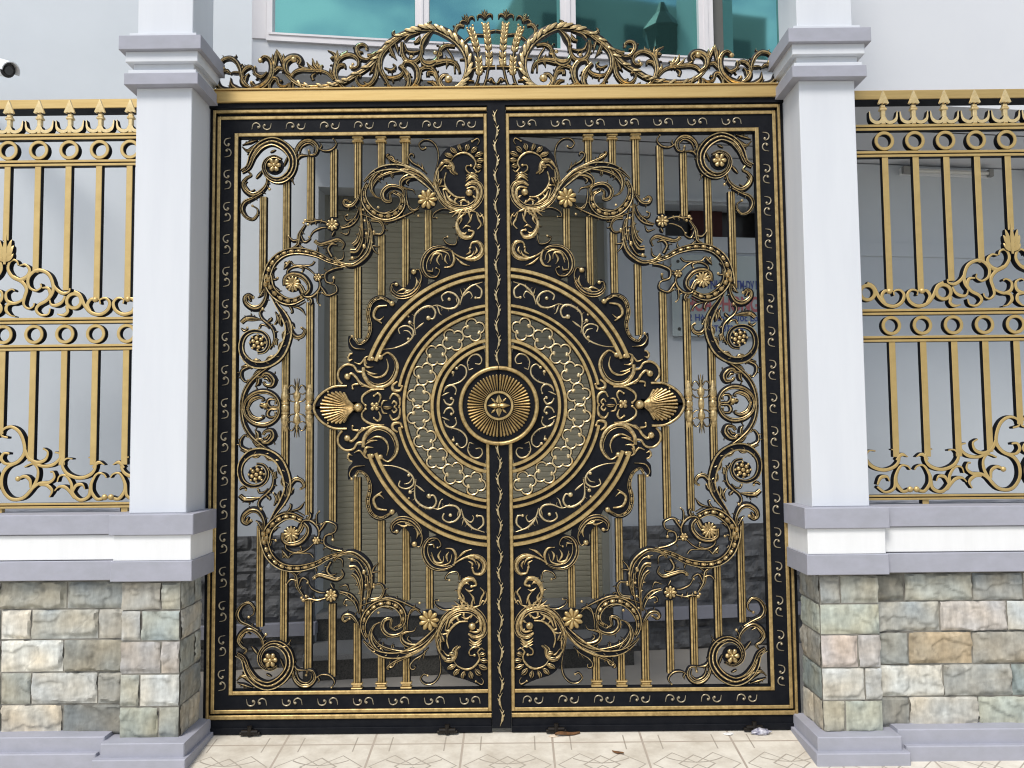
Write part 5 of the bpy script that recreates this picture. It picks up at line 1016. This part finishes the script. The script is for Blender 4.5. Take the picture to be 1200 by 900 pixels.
# ================================================================== FENCES
FY = -.13
FT = dict(u=(0, 300, 6.92), v=(0, 480, 6.43))
XCL = -2.468
def fence_ornaments():
    o = Orn(FT, y=FY, back=.030, plane=FY); W2 = 2.25; k = dict(prof='flt', hs=.32)
    def S_(tg, pts, w=(W2*.8, W2, W2*.6), **q): o.S(tg, pts, w, **{**k, **q})
    S_('u', [(150, 75), (140, 45), (110, 32), (78, 55), (68, 110), (105, 170), (180, 210), (218, 270), (200, 340), (195, 395), (230, 428), (270, 410), (278, 382)], (1.2, W2, W2, 1.0), n=4)
    S_('u', [(160, 78), (205, 70), (242, 110), (225, 160), (165, 192), (110, 170)], (1.0, W2, W2)); S_('u', [(180, 200), (220, 185)], (1.6, 1.2, .4))
    S_('u', [(330, 225), (335, 255), (290, 282), (238, 250), (232, 180), (280, 125), (340, 118), (402, 155), (432, 230), (428, 300), (380, 362), (318, 398), (296, 440), (335, 480), (392, 472), (408, 425)], (1.0, W2, W2, W2, 1.0), n=4)
    S_('u', [(345, 258), (392, 262), (410, 310), (385, 350)], (1.0, W2, 1.4)); S_('u', [(432, 225), (460, 270), (510, 303), (560, 292), (568, 262)], (1.6, W2, 1.0)); S_('u', [(405, 355), (418, 395), (460, 400), (505, 375), (530, 325)], (1.0, W2, 1.4)); S_('u', [(540, 408), (552, 450), (520, 480), (465, 472)], (1.8, W2, .8))
    m = o.mb
    def ringm(mb, x, z, r, hw, y0=FY-.004, y1=FY+.03):
        n = 28; vs_ = []
        for i in range(n):
            a = 2*math.pi*i/n; c_, s_ = math.cos(a), math.sin(a)
            for rr, y_ in ((r-hw, y1), (r-hw, y0+.003), (r-hw*.75, y0), (r+hw*.75, y0), (r+hw, y0+.003), (r+hw, y1)): vs_.append((x+rr*c_, y_, z+rr*s_))
        fs_ = []; mm = []
        for i in range(n):
            for j in range(6):
                a = i*6+j; b_ = i*6+(j+1) % 6; c2 = ((i+1) % n)*6; fs_.append((a, b_, c2+(j+1) % 6, c2+j)); mm.append(1 if j in (1, 2, 3) else 0)
        mb.add(vs_, fs_, mm)
    cx_, cz_ = at(600/6.92, 300+365/6.92, FY); ringm(m, cx_, cz_, .036, .009)
    o2 = Orn(FT, y=FY, back=.030, plane=FY)
    def S2(tg, pts, w=(W2*.8, W2, W2*.6), **q): o2.S(tg, pts, w, **{**k, **q})
    S2('u', [(600, 290), (650, 318), (688, 400), (738, 458), (810, 475), (872, 440), (892, 380), (858, 342), (812, 355), (815, 388)], (W2, W2, W2, 1.0), n=4); S2('u', [(775, 355), (738, 352), (712, 395), (738, 445)], (1.8, W2, 1.2), ball0=3.4)
    heart = o2.mb; ax = at(905/6.92, 365, FY)[0]
    m.join(heart); m.join(heart.tf(-1, 1, 0, 0, ax)); ringm(m, 2*ax-cx_, cz_, .036, .009)
    S3 = Orn(FT, y=FY, back=.030, plane=FY)
    def S4(tg, pts, w=(W2*.8, W2, W2*.6), **q): S3.S(tg, pts, w, **{**k, **q})
    S4('u', [(120, 282), (95, 270), (52, 300), (58, 360), (110, 385), (165, 368), (205, 335)], (1.0, W2, 1.4)); S4('u', [(125, 490), (85, 480), (52, 440), (65, 395), (120, 385)], (.6, W2, 1.6))
    m.join(S3.mb)
    # bottom motif
    b = Orn(FT, y=FY, back=.030, plane=FY)
    def SB(pts, w=(1.2, W2, 1.0), **q): b.S('v', pts, w, **{**k, **q})
    SB([(60, 212), (12, 195), (28, 148), (85, 130), (145, 165), (180, 240), (186, 325), (140, 390), (60, 432), (18, 500), (20, 595), (80, 670), (170, 668), (240, 600), (282, 520), (286, 450), (248, 408), (185, 432)], (1.2, W2, W2, W2, W2, 1.0), n=4)
    SB([(72, 332), (30, 330), (12, 372), (45, 408), (100, 402)]); SB([(188, 300), (222, 368), (285, 398), (345, 375), (362, 320), (325, 292)], (W2, W2, 1.0)); SB([(240, 395), (320, 426), (400, 415), (450, 370), (450, 332), (415, 322)], (1.4, W2, 1.0))
    SB([(232, 590), (228, 530), (185, 502), (138, 522)], (1.6, W2, 1.6), ball=3.2); SB([(215, 632), (290, 560), (370, 550), (412, 512), (402, 470), (380, 470)], (1.2, W2, 1.0)); SB([(300, 568), (355, 570), (395, 610), (372, 660)], (1.4, W2, .8))
    SB([(548, 372), (500, 370), (472, 420), (512, 485), (600, 515), (685, 488), (722, 430), (702, 372), (668, 360)], (.8, W2, W2, .8)); SB([(432, 545), (450, 500), (500, 500), (540, 560), (548, 630), (605, 682), (672, 650), (688, 560), (730, 485), (780, 485), (802, 512)], (.9, W2, W2, 1.0), n=4)
    SB([(690, 560), (692, 620), (735, 675), (790, 660)], (1.8, W2, 1.8), ball=3.6); SB([(640, 600), (622, 565), (575, 572), (548, 625)], (.8, W2, 1.4)); SB([(412, 612), (448, 580), (505, 592), (560, 668)], (.8, W2, 1.4)); SB([(700, 440), (742, 398), (788, 416)], (1.4, W2, .6)); 
    ax2 = at(817/6.43, 560, FY)[0]
    keep = MB(); right = MB()
    m2 = b.mb; part = Orn(FT, y=FY, back=.030, plane=FY)
    def SP(pts, w=(1.2, W2, 1.0), **q): part.S('v', pts, w, **{**k, **q})
    SP([(548, 372), (500, 370), (472, 420), (512, 485), (600, 515), (685, 488), (722, 430), (702, 372), (668, 360)], (.8, W2, W2, .8)); SP([(545, 640), (605, 682), (672, 650), (688, 560), (730, 485), (780, 485), (802, 512)], (1.4, W2, 1.0)); SP([(690, 560), (692, 620), (735, 675), (790, 660)], (1.8, W2, 1.8), ball=3.6); SP([(700, 440), (742, 398), (788, 416)], (1.4, W2, .6)); SP([(640, 600), (622, 565), (575, 572), (548, 625)], (.8, W2, 1.4))
    m2.join(part.mb.tf(-1, 1, 0, 0, ax2))
    pal = MB(); pc = Orn({}, y=FY, back=.02); pc.W = lambda p: p
    zc_ = at(6, 365, FY)[1]-.0; z0 = at(6, 310, FY)[1]
    for s_ in (-1, 1):
        for (dx, dz, wd) in ((.042, .055, 2.2), (.040, .095, 2.2), (.030, .125, 1.9)):
            pc.sweep(smooth([Vector((XCL, z0+dz*.25)), Vector((XCL+s_*dx*.55, z0+dz*.55)), Vector((XCL+s_*dx, z0+dz))], 4), [1.2, 1.6, 2.2, wd*1.5, wd*1.6, wd*1.5, wd*1.2, wd*.7, .2], 'flt', .5)
    pc.sweep([Vector((XCL, z0)), Vector((XCL, z0+.08)), Vector((XCL, z0+.17))], [1.8, 3.0, .3], 'flt', .6)
    return m, m2, pc.mb, ringm
FM, FB, FP, ringm = fence_ornaments()
def spear():
    m = MB(); z = at(100, 156, FY)[1]
    poly = [(-.0, .172), (.027, .106), (.019, .102), (.010, .110), (.0, .102), (-.010, .110), (-.019, .102), (-.027, .106)]
    m.prism([(x, z+h) for x, h in poly[::-1]], FY-.010, FY+.004, 1); m.add([(0, FY-.015, z+.118), (0, FY-.0101, z+.172), (.027, FY-.0101, z+.106), (-.027, FY-.0101, z+.106)], [(0, 2, 1), (0, 1, 3), (0, 3, 2)], 1)
    m.box(-.0105, .0105, FY-.004, FY+.02, z+.0, z+.1, 1, .003); m.box(-.017, .017, FY-.009, FY+.022, z+.072, z+.082, 1, .003); m.box(-.013, .013, FY-.006, FY+.02, z+.084, z+.088, 1, .002)
    o = Orn({}, y=FY, back=.028); o.W = lambda p: p
    for s_ in (-1, 1): o.sweep(smooth([Vector((s_*.004, z+.035)), Vector((s_*.016, z+.013)), Vector((s_*.042, z+.010)), Vector((s_*.064, z+.028)), Vector((s_*.070, z+.068))], 4), [2.0+.4*math.sin(i/16*math.pi) if i < 12 else 2.2*(17-i)/6 for i in range(17)], 'flt', .35)
    return m.join(o.mb)
SP_ = spear()
def fence(side):
    s_ = -1 if side == 'L' else 1; xc = XCL if s_ < 0 else 2.575
    f = tag(empty('fence', (xc, FY, 1.12)), 'gold painted spear fence on the %s low wall, %s' % (('left', 'below the security camera') if s_ < 0 else ('right', 'in front of the fluorescent tube light')), 'fence', 'gold spear fences on the low walls')
    inner = 1.769 if s_ > 0 else -1.769; far = xc*2-inner
    def Z(v): return at(100, v, FY)[1]
    for nm, v0, v1 in (('top_rail', 156.5, 163.5), ('second_rail', 187.5, 194.5), ('middle_rail', 372, 379), ('lower_middle_rail', 403.5, 410.5), ('bottom_rail', 589, 595.3)):
        za, zb2 = Z(v0), Z(v1); m = MB(); h = (za-zb2)
        a, c_ = sorted((inner, far)); m.box(a, c_, FY-.001, FY+.032, zb2, za, 0, .001); m.box(a, c_, FY-.007, FY-.0011, za-h*.40, za, 1, .002); m.box(a, c_, FY-.007, FY-.0011, zb2, zb2+h*.40, 1, .002); m.build(nm, [BLACK, FGOLD], f)
    # large beam behind the spears
    m = MB(); a, c_ = sorted((inner, far)); m.box(a, c_, .0, .09, 3.207, 3.257, 1, .003); m.box(a, c_, .002, .088, 3.2035, 3.2065, 0); m.build('rear_beam', [BLACK, BRASS], f)
    n = 4; sp = .1542
    zt_, zm0, zm1 = Z(194.5), Z(372), Z(410.5)
    upb = {0: 315, 1: 319, 2: 340, 3: 352, 4: 352}; lob = {0: 508, 1: 540, 2: 545, 3: 545, 4: 545}
    for k in range(-n, n+1):
        x = xc+k*sp; fy = (FY+.001, FY+.025)
        ze = at(100, upb[abs(k)]-(34 if k == 0 else 0), FY)[1]
        for (za, zb2) in ((ze, zt_), (at(100, lob[abs(k)], FY)[1], zm1)):
            m = MB(); m.box(x-.0165, x+.0165, *fy, za, zb2, 0, .0); m.box(x-.0155, x+.0155, FY-.003, FY+.0009, za, zb2, 1, .004); m.build('bar', [BLACK, FGOLD], f)
        m = SP_.tf(1, 1, 0, x); m.build('spearhead', [BLACK, SPG], f, 40)
        m = MB(); ringm(m, x, (Z(163.5)+Z(187.5))/2, .0415, .0085); m.build('ring', [BLACK, FGOLD], f, 50); m = MB(); ringm(m, x, (Z(379)+Z(403.5))/2, .0405, .0085); m.build('ring', [BLACK, FGOLD], f, 50)
    dx = xc-XCL
    for nm, mb in (('crest_scrollwork', FM), ('base_scrollwork', FB)):
        for sg in (1, -1): mb.tf(sg, 1, 0, dx, XCL).build(nm, [BLACK, FGOLD], f, 48)
    FP.tf(1, 1, 0, dx).build('palmette', [BLACK, FGOLD], f, 48)
    for xx in (xc-.62, xc+.62*1, xc) if s_ < 0 else (xc-.48, xc+.48): m = MB(); m.box(xx-.016, xx+.016, FY+.002, FY+.03, 1.118, Z(595.3), 1, .001); m.box(xx-.02, xx-.0161, FY+.002, FY+.03, 1.118, Z(595.3), 0); m.build('foot', [BLACK, FGOLD], f)
fence('L'); fence('R')
# ================================================================== SMALL THINGS ON THE GROUND
def leafmesh(m, x, y, L_, W_, ang, curlh, seed):
    rn = random.Random(seed); ca, sa = math.cos(ang), math.sin(ang); vs_ = []; n = 9
    for i in range(n):
        t = i/(n-1); wv = W_*math.sin(math.pi*min(1, t*.96+.03))**.8*(1+.2*rn.uniform(-1, 1))
        for s_ in (-1, -.4, .4, 1):
            lx = (t-.5)*L_; ly = s_*wv; h = .004+curlh*(s_*s_)*.6+curlh*math.sin(t*5+seed)*.35
            X, Y = x+lx*ca-ly*sa, y+lx*sa+ly*ca; vs_.append((X, Y, gz(Y)+max(.002, h)))
    m.add(vs_, [(i*4+j, i*4+j+1, i*4+j+5, i*4+j+4) for i in range(n-1) for j in range(3)], 0)
for (x, y, L_, W_, a, c_, sd, lb) in ((.325, -.045, .13, .014, .25, .018, 1, 'long brown dry leaf against the foot of the right gate leaf'), (.55, -.235, .06, .010, -.5, .008, 3, 'small brown curled leaf on the pale paving in front of the right gate leaf')):
    m = MB(); leafmesh(m, x, y, L_, W_, a, c_, sd); o = m.build('dry_leaf', DRY, None, 60); sd_ = o.modifiers.new('thick', 'SOLIDIFY'); sd_.thickness = .0012; tag(o, lb, 'leaf', 'dry leaves on the paving')
def crumple(name, x, y, sx_, sy_, sz_, mt, lb, cat_, seed, grp=None):
    rn = random.Random(seed); m = MB(); n, k = 14, 8; vs_ = []; fs_ = []
    for i in range(k+1):
        for j in range(n):
            a, t = math.pi*i/k, 2*math.pi*j/n; q = 1+.45*noise.noise(Vector((math.sin(a)*math.cos(t)*2.5+seed, math.sin(a)*math.sin(t)*2.5, math.cos(a)*2.5)))+rn.uniform(-.12, .12)
            X, Y = x+sx_*q*math.cos(a), y+sy_*q*math.sin(a)*math.cos(t); vs_.append((X, Y, max(gz(Y)+.001, gz(Y)+sz_*.8+sz_*q*math.sin(a)*math.sin(t))))
    for i in range(k):
        for j in range(n): a = i*n+j; b = i*n+(j+1) % n; fs_.append((a, b, b+n, a+n))
    m.add(vs_, fs_, 0); return tag(m.build(name, mt), lb, cat_, grp)
crumple('crumpled_wrapper', 1.275, -.05, .042, .018, .016, PAPER, 'crumpled white and black snack wrapper by the right pillar plinth', 'litter', 3)
crumple('paper_scrap', 1.115, -.052, .024, .010, .006, mat('white_scrap', (.7, .7, .68), .6), 'small white paper scrap lying left of the crumpled wrapper', 'litter', 8)
crumple('paper_scrap', .255, -.055, .022, .010, .005, mat('tan_scrap', (.62, .52, .40), .7), 'pale tan scrap lying beside the long brown leaf', 'litter', 12)
# ================================================================== WHAT THE WINDOW REFLECTS
ob = tag(empty('opposite_building', (7.2, -15, -.3)), 'plain rendered building across the street seen only as a reflection in the teal window', 'building')
m = MB(); m.box(4.7, 11.5, -22, -14, -.3, 12.5); m.box(4.4, 11.8, -14.6, -13.2, 6.3, 6.6); m.box(4.4, 11.8, -14.6, -13.2, 9.4, 9.7); m.box(5.6, 5.9, -13.6, -13.3, -.3, 9.4); m.build('wall', CONC, ob)
for z in (1.0, 4.0, 7.3, 10.3):
    for x in (5.2, 7.4, 9.6): m = MB(); m.box(x, x+1.4, -13.98, -13.95, z, z+1.5); m.build('window', OGL, ob)
for i, (z0, z1) in enumerate(((6.2, 7.0), (7.3, 8.1))):
    pc_ = MB(); pc_.tube([(-14+30*t/16, -9, z0+(z1-z0)*t/16-.35*math.sin(math.pi*t/16)) for t in range(17)], .014, 0, 6)
    o = pc_.build('power_cable', BPL); tag(o, ('lower' if i == 0 else 'upper')+' black power cable over the street, reflected in the right hand window pane', 'cable', 'power cables over the street')
ln = tag(empty('pillar_lantern', (1.44, -.36, 4.2)), 'dark ornate wall lantern above the right pillar, mirrored in the window', 'lamp')
m = MB(); m.lathe(1.44, -.36, [(.02, 3.98), (.045, 4.0), (.05, 4.03), (.085, 4.06), (.12, 4.28), (.13, 4.32), (.15, 4.34), (.09, 4.42), (.05, 4.47), (.02, 4.55)], 0, 8); m.build('housing', BRONZE, ln)
m = MB()
for k in range(4):
    a = math.pi/4+k*math.pi/2
    pts = [(1.44+math.cos(a)*r_, -.36+math.sin(a)*r_, z) for r_, z in ((.06, 4.02), (.13, 4.06), (.17, 4.16), (.14, 4.24), (.11, 4.20), (.13, 4.16))]; m.tube(pts, .009, 0, 6)
m.build('scroll_arm', BRONZE, ln, 40)
m = MB(); m.tube([(1.44, -.36, 4.0), (1.47, -.30, 3.90), (1.53, -.22, 3.90)], .016, 0, 8); m.build('bracket', BRONZE, ln, 40)
